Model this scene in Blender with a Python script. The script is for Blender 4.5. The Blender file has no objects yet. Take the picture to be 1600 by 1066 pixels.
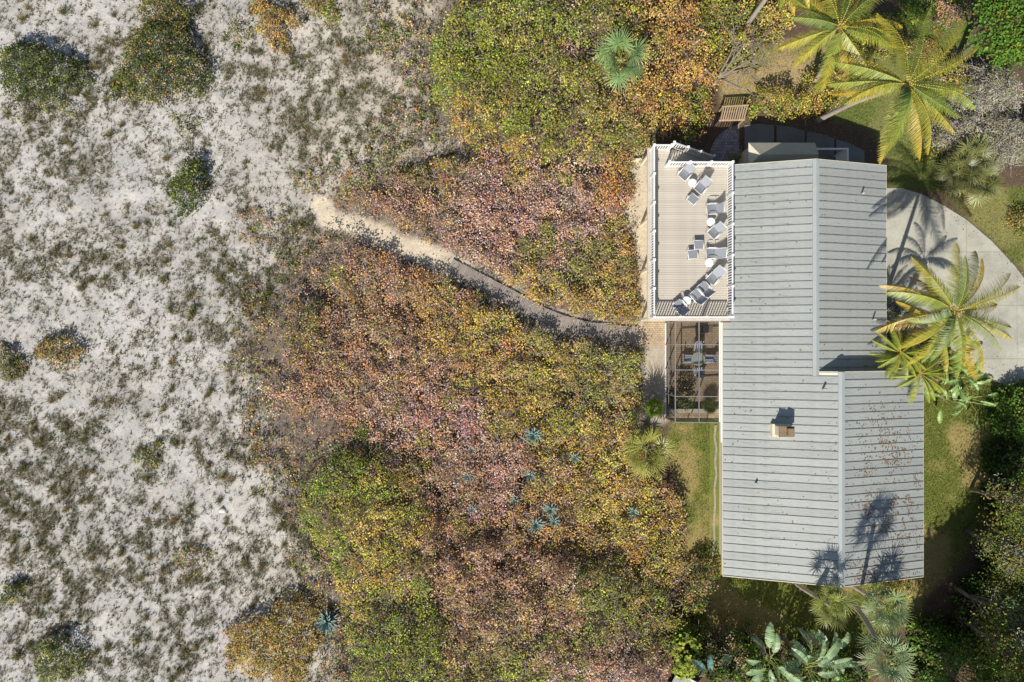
import bpy, math, random
import numpy as np
from mathutils import Vector, Matrix

R = math.radians
scene = bpy.context.scene
COL = scene.collection

# ------------------------------------------------------------------ camera, world, sun, exposure
CAM_H = 46.0
F = 1600 * 24.0 / 36.0            # focal length in photo pixels
cam = bpy.data.cameras.new('camera'); cam.lens = 24.0; cam.sensor_width = 36.0
cam.clip_start = 0.5; cam.clip_end = 2000
cam_o = bpy.data.objects.new('camera', cam); COL.objects.link(cam_o)
cam_o.location = (0, 0, CAM_H); cam_o.rotation_euler = (0, 0, 0)
scene.camera = cam_o

SUN_EL = R(42.0)
SDX, SDY = 0.36, 0.933             # direction in which shadows fall
world = bpy.data.worlds.new('World'); scene.world = world; world.use_nodes = True
wn = world.node_tree.nodes; wn.clear()
sky = wn.new('ShaderNodeTexSky'); sky.sky_type = 'NISHITA'; sky.sun_disc = False
sky.sun_elevation = SUN_EL; sky.sun_rotation = math.atan2(-SDX, -SDY)
bg = wn.new('ShaderNodeBackground'); bg.inputs['Strength'].default_value = 0.085
wo = wn.new('ShaderNodeOutputWorld')
world.node_tree.links.new(sky.outputs[0], bg.inputs['Color'])
world.node_tree.links.new(bg.outputs[0], wo.inputs['Surface'])
sun = bpy.data.lights.new('sun', 'SUN'); sun.energy = 5.0; sun.angle = R(0.5); sun.color = (1.0, 0.95, 0.87)
sun_o = bpy.data.objects.new('sun', sun); COL.objects.link(sun_o)
sun_o.rotation_euler = Vector((SDX * math.cos(SUN_EL), SDY * math.cos(SUN_EL), -math.sin(SUN_EL))).to_track_quat('-Z', 'Y').to_euler()
sun_o.location = (-20, -50, 60)
vs = scene.view_settings
vs.view_transform = 'Standard'; vs.look = 'None'; vs.exposure = 0.30; vs.gamma = 1.0; vs.use_curve_mapping = False
scene.render.engine = 'CYCLES'
scene.cycles.max_bounces = 6; scene.cycles.transparent_max_bounces = 8

# ------------------------------------------------------------------ helpers: places, noise, polygons
def P(px, py, z=0.0):
    """the point at height z that the photograph shows at (px, py)"""
    k = (CAM_H - z) / F
    return np.array([(px - 800) * k, (533 - py) * k, z])
def PX(x, y, z=0.0):
    k = F / (CAM_H - z)
    return 800 + x * k, 533 - y * k
def poly_world(pts, z=0.0):
    return np.array([P(a, b, z)[:2] for a, b in pts])

_tab = np.random.RandomState(11).rand(256, 256)
def vnoise(x, y):
    xi = np.floor(x).astype(int); yi = np.floor(y).astype(int)
    fx = x - xi; fy = y - yi
    fx = fx * fx * (3 - 2 * fx); fy = fy * fy * (3 - 2 * fy)
    a = _tab[xi & 255, yi & 255]; b = _tab[(xi + 1) & 255, yi & 255]
    c = _tab[xi & 255, (yi + 1) & 255]; d = _tab[(xi + 1) & 255, (yi + 1) & 255]
    return (a * (1 - fx) + b * fx) * (1 - fy) + (c * (1 - fx) + d * fx) * fy
def fbm(x, y, s, seed=0, octs=4):
    """fractal noise about 0..1, feature size s metres"""
    x = np.asarray(x, float) / s + seed * 17.3; y = np.asarray(y, float) / s + seed * 9.7
    v = 0; a = 0.5; t = 0
    for _ in range(octs):
        v = v + a * vnoise(x, y); t += a; a *= 0.5; x = x * 2.03 + 5.1; y = y * 2.03 + 3.7
    return v / t
def sstep(a, b, x):
    t = np.clip((np.asarray(x, float) - a) / (b - a), 0, 1); return t * t * (3 - 2 * t)
def inside(x, y, poly):
    x = np.asarray(x); y = np.asarray(y); r = np.zeros(x.shape, bool); n = len(poly)
    for i in range(n):
        x0, y0 = poly[i]; x1, y1 = poly[(i + 1) % n]
        if y0 == y1: continue
        c = ((y0 > y) != (y1 > y)) & (x < (x1 - x0) * (y - y0) / (y1 - y0) + x0)
        r ^= c
    return r
def edge_dist(x, y, poly, closed=True):
    d = np.full(np.shape(x), 1e9); n = len(poly)
    for i in range(n if closed else n - 1):
        x0, y0 = poly[i]; x1, y1 = poly[(i + 1) % n]
        ex, ey = x1 - x0, y1 - y0; L = ex * ex + ey * ey + 1e-12
        t = np.clip(((x - x0) * ex + (y - y0) * ey) / L, 0, 1)
        d = np.minimum(d, np.hypot(x - x0 - t * ex, y - y0 - t * ey))
    return d
def sdist(x, y, poly):
    return np.where(inside(x, y, poly), 1, -1) * edge_dist(x, y, poly)
def lin(r, g, b):
    f = lambda c: (c / 255 / 12.92) if c / 255 <= 0.04045 else ((c / 255 + 0.055) / 1.055) ** 2.4
    return np.array([f(r), f(g), f(b)])

# ------------------------------------------------------------------ helpers: objects
def tag(o, label=None, cat=None, group=None, kind=None):
    if label: o['label'] = label
    if cat: o['category'] = cat
    if group: o['group'] = group
    if kind: o['kind'] = kind
    return o
def empty(name, loc, label=None, cat=None, group=None, kind=None, rz=0.0):
    o = bpy.data.objects.new(name, None); o.empty_display_size = 0.2
    o.location = loc; o.rotation_euler = (0, 0, rz); COL.objects.link(o)
    return tag(o, label, cat, group, kind)
def link(name, me, parent=None, loc=(0, 0, 0), rot=(0, 0, 0), scale=(1, 1, 1)):
    o = bpy.data.objects.new(name, me); COL.objects.link(o)
    o.location = loc; o.rotation_euler = rot; o.scale = scale
    if parent is not None: o.parent = parent
    return o
def world_child(name, me, parent):
    """mesh written in scene coordinates, hung under an unrotated Empty or object"""
    base = Vector((0, 0, 0)); p = parent
    while p is not None: base += Vector(p.location); p = p.parent
    return link(name, me, parent, -base)
def copy_tree(o, parent=None):
    c = o.copy(); COL.objects.link(c); c.parent = parent
    for ch in list(o.children): copy_tree(ch, c)
    return c

def np_mesh(name, V, faces, mat, cols=None, smooth=False):
    """faces: list of int arrays, each (n, k)"""
    me = bpy.data.meshes.new(name)
    V = np.asarray(V, np.float32)
    faces = [np.asarray(f, np.int32) for f in faces if len(f)]
    me.vertices.add(len(V)); me.vertices.foreach_set('co', V.ravel())
    nl = sum(f.size for f in faces); npoly = sum(len(f) for f in faces)
    me.loops.add(nl); me.polygons.add(npoly)
    me.loops.foreach_set('vertex_index', np.concatenate([f.ravel() for f in faces]))
    tot = np.concatenate([np.full(len(f), f.shape[1], np.int32) for f in faces])
    start = np.concatenate([[0], np.cumsum(tot)[:-1]]).astype(np.int32)
    me.polygons.foreach_set('loop_start', start)
    if smooth: me.polygons.foreach_set('use_smooth', np.ones(npoly, bool))
    if cols is not None:
        a = me.color_attributes.new('tint', 'FLOAT_COLOR', 'POINT')
        c4 = np.ones((len(V), 4), np.float32); c4[:, :3] = cols
        a.data.foreach_set('color', c4.ravel())
    me.update(calc_edges=True)
    if mat is not None: me.materials.append(mat)
    return me

class MB:
    def __init__(s): s.v = []; s.f = []
    def add(s, vs_, fs):
        b = len(s.v); s.v += [tuple(map(float, v)) for v in vs_]; s.f += [tuple(b + i for i in f) for f in fs]; return s
    def box(s, x0, x1, y0, y1, z0, z1):
        return s.add([(x0, y0, z0), (x1, y0, z0), (x1, y1, z0), (x0, y1, z0), (x0, y0, z1), (x1, y0, z1), (x1, y1, z1), (x0, y1, z1)],
                     [(3, 2, 1, 0), (4, 5, 6, 7), (0, 1, 5, 4), (1, 2, 6, 5), (2, 3, 7, 6), (3, 0, 4, 7)])
    def slab(s, pts, z0, z1):
        n = len(pts)
        if sum(pts[i][0] * pts[(i + 1) % n][1] - pts[(i + 1) % n][0] * pts[i][1] for i in range(n)) < 0: pts = pts[::-1]
        return s.add([(p[0], p[1], z0) for p in pts] + [(p[0], p[1], z1) for p in pts],
                     [tuple(range(n))[::-1], tuple(range(n, 2 * n))] + [(i, (i + 1) % n, n + (i + 1) % n, n + i) for i in range(n)])
    def hexa(s, a, b):
        """two quads of matching corners joined to a solid"""
        return s.add(list(a) + list(b), [(3, 2, 1, 0), (4, 5, 6, 7), (0, 1, 5, 4), (1, 2, 6, 5), (2, 3, 7, 6), (3, 0, 4, 7)])
    def bar(s, p, q, w, h, up=(0, 0, 1)):
        p = Vector(p); q = Vector(q); d = (q - p).normalized(); u = Vector(up)
        if abs(d.dot(u)) > 0.98: u = Vector((0, 1, 0))
        sd = d.cross(u).normalized() * w / 2; u = sd.cross(d).normalized() * h / 2
        return s.hexa([p - sd - u, p + sd - u, p + sd + u, p - sd + u], [q - sd - u, q + sd - u, q + sd + u, q - sd + u])
    def cyl(s, p, q, r0, r1=None, n=10):
        return s.tube([p, q], [r0, r0 if r1 is None else r1], n)
    def tube(s, pts, rad, n=8):
        pts = [Vector(p) for p in pts]; vs_ = []; fs = []
        for i, p in enumerate(pts):
            d = (pts[min(i + 1, len(pts) - 1)] - pts[max(i - 1, 0)]).normalized()
            u = Vector((0, 1, 0)) if abs(d.z) > 0.7 else Vector((0, 0, 1))
            a = d.cross(u).normalized(); b = d.cross(a).normalized()
            for k in range(n):
                t = 2 * math.pi * k / n; vs_.append(p + (a * math.cos(t) + b * math.sin(t)) * rad[i])
        for i in range(len(pts) - 1):
            for k in range(n):
                fs.append((i * n + k, i * n + (k + 1) % n, (i + 1) * n + (k + 1) % n, (i + 1) * n + k))
        fs.append(tuple(range(n))[::-1]); fs.append(tuple((len(pts) - 1) * n + k for k in range(n)))
        return s.add(vs_, fs)
    def mesh(s, name, mat, smooth=False):
        me = bpy.data.meshes.new(name); me.from_pydata(s.v, [], s.f); me.update()
        if smooth:
            for p in me.polygons: p.use_smooth = True
        if mat is not None: me.materials.append(mat)
        return me

# ------------------------------------------------------------------ materials
def nodes_of(name):
    m = bpy.data.materials.new(name); m.use_nodes = True
    nt = m.node_tree; nt.nodes.clear()
    out = nt.nodes.new('ShaderNodeOutputMaterial')
    b = nt.nodes.new('ShaderNodeBsdfPrincipled'); nt.links.new(b.outputs[0], out.inputs['Surface'])
    return m, nt, b, out
def noise_node(nt, scale, detail=4, coord='Object', rough=0.6, vec=None):
    tc = nt.nodes.new('ShaderNodeTexCoord'); n = nt.nodes.new('ShaderNodeTexNoise')
    n.inputs['Scale'].default_value = scale; n.inputs['Detail'].default_value = detail; n.inputs['Roughness'].default_value = rough
    if vec is not None:
        mp = nt.nodes.new('ShaderNodeMapping'); mp.inputs['Scale'].default_value = vec
        nt.links.new(tc.outputs[coord], mp.inputs[0]); nt.links.new(mp.outputs[0], n.inputs['Vector'])
    else:
        nt.links.new(tc.outputs[coord], n.inputs['Vector'])
    return n
def ramp(nt, src, stops):
    r = nt.nodes.new('ShaderNodeValToRGB'); cr = r.color_ramp
    while len(cr.elements) < len(stops): cr.elements.new(0.5)
    for e, (p, c) in zip(cr.elements, stops): e.position = p; e.color = (*c, 1)
    nt.links.new(src, r.inputs[0]); return r
def mixcol(nt, a, b, fac, mode='MIX'):
    m = nt.nodes.new('ShaderNodeMix'); m.data_type = 'RGBA'; m.blend_type = mode
    for sock, val in ((m.inputs[0], fac), (m.inputs[6], a), (m.inputs[7], b)):
        if hasattr(val, 'is_output'): nt.links.new(val, sock)
        elif isinstance(val, (int, float)): sock.default_value = val
        else: sock.default_value = (*val, 1)
    return m.outputs[2]
def bump(nt, b, src, strength=0.3, dist=0.02):
    n = nt.nodes.new('ShaderNodeBump'); n.inputs['Strength'].default_value = strength; n.inputs['Distance'].default_value = dist
    nt.links.new(src, n.inputs['Height']); nt.links.new(n.outputs[0], b.inputs['Normal'])
def plain(name, col, rough=0.6, var=0.12, scale=3.0, metal=0.0, per_object=0.0, fine=40.0):
    """a surface of one colour with blotches, fine grain and, if asked, a shift from piece to piece"""
    m, nt, b, out = nodes_of(name); col = tuple(col)
    n1 = noise_node(nt, scale, 5); n2 = noise_node(nt, fine, 3)
    lo = tuple(c * (1 - var) for c in col); hi = tuple(min(1, c * (1 + var)) for c in col)
    c = ramp(nt, n1.outputs[0], [(0.3, lo), (0.7, hi)]).outputs[0]
    c = mixcol(nt, c, ramp(nt, n2.outputs[0], [(0.3, (0.8,) * 3), (0.7, (1.12,) * 3)]).outputs[0], 0.5, 'MULTIPLY')
    if per_object:
        oi = nt.nodes.new('ShaderNodeObjectInfo')
        c = mixcol(nt, c, ramp(nt, oi.outputs['Random'], [(0, (1 - per_object,) * 3), (1, (1 + per_object * 0.6,) * 3)]).outputs[0], 1.0, 'MULTIPLY')
    nt.links.new(c, b.inputs['Base Color']); b.inputs['Roughness'].default_value = rough; b.inputs['Metallic'].default_value = metal
    bump(nt, b, n2.outputs[0], 0.15, 0.01)
    return m
def tinted(name, rough=0.55, trans=0.25, spec=0.4, grain=0.0):
    """leaves: the colour of each leaf comes from the mesh, some light passes through"""
    m, nt, b, out = nodes_of(name)
    a = nt.nodes.new('ShaderNodeAttribute'); a.attribute_name = 'tint'; c = a.outputs['Color']
    if grain:
        n = noise_node(nt, 9.0, 3)
        c = mixcol(nt, c, ramp(nt, n.outputs[0], [(0.3, (1 - grain,) * 3), (0.7, (1 + grain,) * 3)]).outputs[0], 1.0, 'MULTIPLY')
    nt.links.new(c, b.inputs['Base Color']); b.inputs['Roughness'].default_value = rough
    b.inputs['Specular IOR Level'].default_value = spec
    if trans:
        t = nt.nodes.new('ShaderNodeBsdfTranslucent'); nt.links.new(c, t.inputs['Color'])
        mx = nt.nodes.new('ShaderNodeMixShader'); mx.inputs[0].default_value = trans
        nt.links.new(b.outputs[0], mx.inputs[1]); nt.links.new(t.outputs[0], mx.inputs[2]); nt.links.new(mx.outputs[0], out.inputs['Surface'])
    return m

M_LEAF = tinted('leaf', 0.65, 0.2, 0.15)
M_GRASS = tinted('grass_blade', 0.6, 0.25, 0.2)
M_FROND = tinted('frond', 0.42, 0.25, 0.5)
M_TWIG = tinted('twig', 0.85, 0.0, 0.1)
M_AGAVE = tinted('agave', 0.5, 0.0, 0.3)
M_BARK = plain('bark', lin(128, 118, 108), 0.9, 0.25, 6, fine=30)
M_PALMBARK = plain('palm_bark', lin(150, 140, 128), 0.9, 0.2, 5, fine=25)
M_WHITE = plain('white_vinyl', (0.8, 0.79, 0.76), 0.45, 0.04, 2)
M_WALL = plain('painted_siding', lin(214, 205, 184), 0.7, 0.05, 1.2)
M_BEIGE = plain('beige_trim', lin(212, 203, 178), 0.6, 0.06, 2)
M_BOARD = plain('deck_board', lin(188, 179, 164), 0.7, 0.1, 1.1, per_object=0.08, fine=60)
M_PLANK = plain('weathered_plank', lin(142, 132, 122), 0.85, 0.18, 6, per_object=0.16, fine=40)
M_ARBOR = plain('arbor_wood', lin(176, 152, 120), 0.8, 0.15, 6, per_object=0.12)
M_SLING = plain('sling_fabric', lin(128, 131, 136), 0.75, 0.04, 8, fine=120)
M_SLINGL = plain('sling_back_fabric', lin(140, 144, 150), 0.75, 0.04, 8, fine=120)
M_TABLE = plain('white_table_top', (0.82, 0.81, 0.78), 0.4, 0.03, 4)
M_DARK = plain('dark_metal', (0.03, 0.03, 0.032), 0.5, 0.2, 5)
M_BLUE = plain('blue_cushion', lin(52, 70, 112), 0.8, 0.1, 8)
M_CONC = plain('concrete', lin(166, 163, 148), 0.88, 0.22, 0.6, per_object=0.05, fine=9)
M_SLABC = plain('grey_concrete', lin(112, 112, 108), 0.9, 0.15, 1.2, per_object=0.1)
M_FRAME = plain('bronze_frame', lin(128, 126, 124), 0.45, 0.06, 3)
M_CHIM = plain('chimney_stucco', lin(198, 190, 168), 0.85, 0.1, 4)
M_RUST = plain('chimney_cap', lin(128, 108, 84), 0.6, 0.25, 9)
M_STONE = plain('pale_stone', lin(205, 198, 188), 0.9, 0.1, 5)
M_STONE2 = plain('worn_concrete', lin(150, 138, 118), 0.9, 0.25, 4)
M_POT = plain('terracotta', lin(150, 92, 62), 0.85, 0.15, 6)
M_SHED = plain('shed_roof_sheet', lin(168, 164, 146), 0.7, 0.08, 1.5)
M_SOIL = plain('planter_soil', lin(74, 60, 48), 0.95, 0.25, 6)
M_NEIGH = plain('grey_sheet_roof', lin(150, 150, 150), 0.6, 0.06, 2)

def roof_material(name, col):
    m, nt, b, out = nodes_of(name)
    n1 = noise_node(nt, 0.55, 5, vec=(1, 1, 1)); n2 = noise_node(nt, 2.5, 6, vec=(0.35, 3.0, 1.0)); n3 = noise_node(nt, 30, 3)
    c = ramp(nt, n1.outputs[0], [(0.3, tuple(col * 0.93)), (0.7, tuple(np.minimum(1, col * 1.06)))]).outputs[0]
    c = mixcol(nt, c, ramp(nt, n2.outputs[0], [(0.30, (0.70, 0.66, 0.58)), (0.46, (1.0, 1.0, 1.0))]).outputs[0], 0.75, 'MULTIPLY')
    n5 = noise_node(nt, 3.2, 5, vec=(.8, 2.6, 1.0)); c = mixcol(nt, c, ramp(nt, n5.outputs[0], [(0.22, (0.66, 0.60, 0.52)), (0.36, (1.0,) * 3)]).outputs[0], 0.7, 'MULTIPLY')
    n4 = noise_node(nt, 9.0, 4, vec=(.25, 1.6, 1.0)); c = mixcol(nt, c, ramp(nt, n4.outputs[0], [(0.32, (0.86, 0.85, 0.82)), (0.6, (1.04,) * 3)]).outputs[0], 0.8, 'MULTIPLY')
    oi = nt.nodes.new('ShaderNodeObjectInfo')
    c = mixcol(nt, c, ramp(nt, oi.outputs['Random'], [(0, (0.9,) * 3), (1, (1.06,) * 3)]).outputs[0], 1.0, 'MULTIPLY')
    nt.links.new(c, b.inputs['Base Color']); b.inputs['Roughness'].default_value = 0.6
    bump(nt, b, n3.outputs[0], 0.06, 0.01)
    return m
M_ROOF = roof_material('painted_metal_roof', lin(154, 158, 154))
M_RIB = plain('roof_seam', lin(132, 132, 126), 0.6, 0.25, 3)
M_RIDGE = plain('roof_ridge_cap', lin(156, 162, 160), 0.5, 0.05, 2)

def screen_material():
    m, nt, b, out = nodes_of('insect_screen')
    b.inputs['Base Color'].default_value = (0.012, 0.012, 0.012, 1); b.inputs['Roughness'].default_value = 0.9; b.inputs['Specular IOR Level'].default_value = 0.0
    t = nt.nodes.new('ShaderNodeBsdfTransparent'); mx = nt.nodes.new('ShaderNodeMixShader'); mx.inputs[0].default_value = 0.4
    nt.links.new(t.outputs[0], mx.inputs[1]); nt.links.new(b.outputs[0], mx.inputs[2]); nt.links.new(mx.outputs[0], out.inputs['Surface'])
    return m
M_SCREEN = screen_material()
def glass_material():
    m, nt, b, out = nodes_of('table_glass')
    b.inputs['Base Color'].default_value = (0.75, 0.85, 0.85, 1); b.inputs['Roughness'].default_value = 0.08
    t = nt.nodes.new('ShaderNodeBsdfTransparent'); t.inputs['Color'].default_value = (0.85, 0.92, 0.92, 1)
    mx = nt.nodes.new('ShaderNodeMixShader'); mx.inputs[0].default_value = 0.35
    nt.links.new(t.outputs[0], mx.inputs[1]); nt.links.new(b.outputs[0], mx.inputs[2]); nt.links.new(mx.outputs[0], out.inputs['Surface'])
    return m
M_GLASS = glass_material()
def paver_material(name, c1, c2, mortar, w, h, scale=1.0):
    m, nt, b, out = nodes_of(name)
    tc = nt.nodes.new('ShaderNodeTexCoord'); br = nt.nodes.new('ShaderNodeTexBrick')
    nt.links.new(tc.outputs['Object'], br.inputs['Vector'])
    br.inputs['Scale'].default_value = scale; br.inputs['Brick Width'].default_value = w; br.inputs['Row Height'].default_value = h
    br.inputs['Mortar Size'].default_value = 0.012; br.inputs['Color1'].default_value = (*c1, 1); br.inputs['Color2'].default_value = (*c2, 1)
    br.inputs['Mortar'].default_value = (*mortar, 1)
    n = noise_node(nt, 2.2, 4)
    c = mixcol(nt, br.outputs['Color'], ramp(nt, n.outputs[0], [(0.3, (0.8,) * 3), (0.7, (1.12,) * 3)]).outputs[0], 0.7, 'MULTIPLY')
    nt.links.new(c, b.inputs['Base Color']); b.inputs['Roughness'].default_value = 0.85
    bump(nt, b, br.outputs['Fac'], -0.4, 0.01)
    return m
M_PAVER = paver_material('tan_pavers', lin(188, 166, 136), lin(168, 148, 122), lin(130, 114, 96), 0.22, 0.14)
M_PAVERG = paver_material('grey_pavers', lin(160, 150, 150), lin(120, 116, 122), lin(84, 78, 76), 0.2, 0.2)
def striped_material():
    m, nt, b, out = nodes_of('striped_cushion')
    tc = nt.nodes.new('ShaderNodeTexCoord'); w = nt.nodes.new('ShaderNodeTexWave')
    w.wave_type = 'BANDS'; w.bands_direction = 'X'; w.inputs['Scale'].default_value = 2.3
    nt.links.new(tc.outputs['Object'], w.inputs['Vector'])
    c = ramp(nt, w.outputs[1], [(0.42, tuple(lin(48, 66, 112))), (0.5, tuple(lin(206, 210, 216)))])
    nt.links.new(c.outputs[0], b.inputs['Base Color']); b.inputs['Roughness'].default_value = 0.85
    return m
M_STRIPE = striped_material()

# ------------------------------------------------------------------ leaf and blade geometry in bulk
LEAF = np.array([(0, -.5, 0), (.36, -.28, .07), (.44, .15, .09), (0, .52, -.02), (-.44, .15, .09), (-.36, -.28, .07)])
LEAF_LONG = np.array([(0, -.5, 0), (.16, -.25, .03), (.17, .1, .04), (0, .55, -.05), (-.17, .1, .04), (-.16, -.25, .03)])
def unit(v): return v / (np.linalg.norm(v, axis=-1, keepdims=True) + 1e-9)
def leaves(Pp, Nn, size, rs, shape=LEAF):
    n = len(Pp); Nn = unit(Nn)
    t = unit(np.cross(Nn, unit(rs.normal(size=(n, 3))))); b = np.cross(Nn, t)
    S = np.asarray(size).reshape(-1, 1, 1)
    L = shape[None] * S
    V = Pp[:, None] + L[..., 0:1] * t[:, None] + L[..., 1:2] * b[:, None] + L[..., 2:3] * Nn[:, None]
    k = (np.arange(n) * 6)[:, None]
    Fq = np.concatenate([k + np.array([0, 1, 2, 3]), k + np.array([0, 3, 4, 5])])
    return V.reshape(-1, 3), Fq
def sticks(A, B, r0, r1, rs):
    """thin three-sided twigs from A to B"""
    n = len(A); d = unit(B - A); u = unit(np.cross(d, unit(rs.normal(size=(n, 3))))); w = np.cross(d, u)
    ang = np.arange(3) * 2 * np.pi / 3
    ring = np.cos(ang)[None, :, None] * u[:, None] + np.sin(ang)[None, :, None] * w[:, None]
    V = np.concatenate([A[:, None] + ring * np.reshape(r0, (-1, 1, 1)), B[:, None] + ring * np.reshape(r1, (-1, 1, 1))], 1)
    k = (np.arange(n) * 6)[:, None]
    Fq = np.concatenate([k + np.array([i, (i + 1) % 3, 3 + (i + 1) % 3, 3 + i]) for i in range(3)])
    return V.reshape(-1, 3), Fq
def blades(A, D, length, width, droop, rs):
    """grass blades: root A, lean direction D, bending over by droop; 5 points, a quad and a triangle"""
    n = len(A); D = unit(D); sd = unit(np.cross(D, np.array([0, 0, 1.0])) + 1e-4 * rs.normal(size=(n, 3))) * np.reshape(width, (-1, 1)) / 2
    L = np.reshape(length, (-1, 1)); dn = np.array([0, 0, -1.0]) * np.reshape(droop, (-1, 1)) * L
    m = A + D * L * 0.55 + dn * 0.25; t = A + D * L + dn
    V = np.stack([A - sd, A + sd, m + sd * 0.8, m - sd * 0.8, t], 1).reshape(-1, 3)
    k = (np.arange(n) * 5)[:, None]
    return V, k + np.array([0, 1, 2, 3]), k + np.array([3, 2, 4])

def slivers(A, D, length, width, rs):
    n = len(A); D = unit(D); sd = unit(np.cross(D, np.array([0, 0, 1.0])) + 1e-4 * rs.normal(size=(n, 3))) * np.reshape(width, (-1, 1)) / 2
    V = np.stack([A - sd, A + sd, A + D * np.reshape(length, (-1, 1))], 1).reshape(-1, 3)
    return V, (np.arange(n) * 3)[:, None] + np.array([0, 1, 2])

# ------------------------------------------------------------------ outlines (photo pixels, turned into places below)
THICKETS = dict(
    upper=[(672, 60), (700, 10), (715, -60), (1150, -60), (1115, 60), (1098, 120), (1082, 180), (1058, 200), (1030, 212), (1000, 232), (960, 252), (900, 260), (820, 256), (760, 243), (702, 200), (678, 140)],
    corner=[(1105, -60), (1262, -60), (1250, 30), (1205, 66), (1150, 92), (1128, 120), (1122, 170), (1104, 195), (1075, 214), (1060, 205), (1090, 150), (1090, 100), (1098, 40)],
    middle=[(655, 258), (760, 248), (830, 258), (910, 264), (985, 246), (987, 300), (975, 330), (985, 380), (1000, 430), (1000, 503), (960, 503), (900, 490), (840, 466), (760, 416), (690, 381), (640, 361), (600, 340), (560, 326), (515, 312), (540, 288), (600, 276)],
    main=[(505, 364), (540, 362), (567, 374), (635, 408), (702, 440), (787, 486), (838, 520), (905, 537), (960, 546), (1000, 546), (1009, 590), (1000, 640), (988, 670), (1012, 720), (1062, 770), (1070, 820), (1068, 905), (1040, 930), (1000, 925), (940, 912), (880, 905), (800, 888), (740, 870), (690, 840), (650, 790), (600, 740), (520, 727), (470, 748), (430, 700), (412, 640), (402, 580), (378, 552), (400, 500), (440, 450), (462, 400)],
    green=[(458, 795), (480, 738), (540, 712), (600, 718), (650, 755), (692, 830), (704, 900), (696, 960), (690, 1130), (560, 1130), (555, 1040), (530, 960), (522, 900), (482, 850)],
    lower=[(694, 870), (760, 850), (830, 866), (900, 884), (960, 898), (1040, 926), (1090, 956), (1074, 1010), (1042, 1045), (1030, 1130), (684, 1130)],
)
PATH = [(503, 322), (512, 345), (545, 352), (590, 366), (640, 387), (690, 408), (720, 424)]
WALK = [(700, 414), (743, 436), (793, 462), (833, 485), (870, 502), (908, 513), (957, 520), (1002, 523)]
LAWNS = dict(
    strip=[(1053, 655), (1128, 655), (1128, 900), (1066, 895), (1072, 830), (1062, 770), (1050, 730), (1040, 690)],
    south=[(1085, 880), (1340, 880), (1450, 900), (1440, 960), (1345, 1030), (1200, 1010), (1100, 985), (1075, 930)],
    east=[(1380, 560), (1480, 545), (1545, 590), (1578, 612), (1562, 680), (1552, 740), (1540, 800), (1500, 880), (1450, 930), (1380, 930)],
    north=[(1290, 60), (1370, 80), (1480, 100), (1500, 160), (1470, 250), (1470, 300), (1430, 296), (1392, 292), (1386, 240), (1360, 200), (1300, 190)],
    garden=[(1120, 100), (1170, 80), (1260, 55), (1300, 70), (1300, 120), (1240, 140), (1180, 165), (1130, 170)],
    corner=[(1400, -20), (1500, -20), (1520, 60), (1480, 80), (1420, 60)],
    verge=[(1470, 300), (1520, 300), (1600, 290), (1640, 300), (1640, 470), (1600, 425), (1550, 375), (1510, 340)],
)
DRIVE = [(1386, 294), (1408, 294), (1440, 304), (1475, 322), (1510, 344), (1550, 378), (1585, 416), (1620, 462), (1660, 530), (1700, 620), (1640, 622), (1596, 614), (1560, 598), (1520, 572), (1490, 548), (1455, 520), (1420, 505), (1360, 505), (1360, 294)]
GRAVEL = [(1003, 538), (1045, 538), (1045, 660), (1020, 665), (998, 640), (1006, 600)]
DECKSAND = [(985, 245), (1030, 228), (1050, 260), (1045, 520), (1003, 520), (1000, 430), (985, 380), (975, 330), (985, 300)]
MULCH = [(1430, 905), (1490, 880), (1520, 800), (1550, 720), (1580, 690), (1680, 690), (1680, 1130), (1040, 1130), (1040, 985), (1200, 1005), (1345, 1025), (1400, 960)]
W = {k: poly_world(v, 0.9) for k, v in THICKETS.items()}
WL = {k: poly_world(v) for k, v in LAWNS.items()}
PATH_W = poly_world(PATH); WALK_W = poly_world(WALK); DRIVE_W = poly_world(DRIVE)
GRAVEL_W = poly_world(GRAVEL); DSAND_W = poly_world(DECKSAND); MULCH_W = poly_world(MULCH)

# ------------------------------------------------------------------ ground
def gz(x, y):
    dune = sstep(-6, -14, x)
    h = dune * (0.55 * (fbm(x, y, 9.0, 3, 3) - 0.5) + 0.16 * (fbm(x, y, 1.6, 5, 3) - 0.5))
    return h + 0.05 * (fbm(x, y, 2.2, 8, 3) - 0.5) * sstep(-14, -4, x) * sstep(9.5, 7.0, x) * 1.0
TRAIL = [poly_world(p) for p in ([(350, 0), (335, 110), (350, 190), (420, 260), (505, 335)], [(0, 600), (130, 640), (240, 690), (330, 760), (420, 830), (520, 900)], [(120, 330), (240, 300), (330, 330), (420, 400)])]
def bare_sand(x, y):
    d = np.full(len(x), 9.0)
    for t in TRAIL: d = np.minimum(d, edge_dist(x + .8 * (fbm(x, y, 1.5, 91) - .5), y + .8 * (fbm(x, y, 1.5, 92) - .5), t, False))
    return d
def dune_density(x, y):
    d = sstep(.34, .66, fbm(x, y, 4.2, 81, 3)) * .7 + .3
    d = d * (.22 + 1.15 * sstep(.34, .68, fbm(x, y, .55, 82, 4))) * (.35 + .65 * sstep(.15, .8, bare_sand(x, y)))
    d = d * (.75 + .4 * sstep(-24, -12, x))
    d = np.where(edge_dist(x, y, PATH_W, False) < .75, .02, d)
    for k in W: d = np.where(sdist(x, y, W[k]) > .3, .1, d)
    d = d * (1 - .5 * np.exp(-((x + 9.5) / 6.0) ** 2 - ((y - 17.0) / 7.5) ** 2))
    return d * sstep(9.0, 6.5, x)
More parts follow.
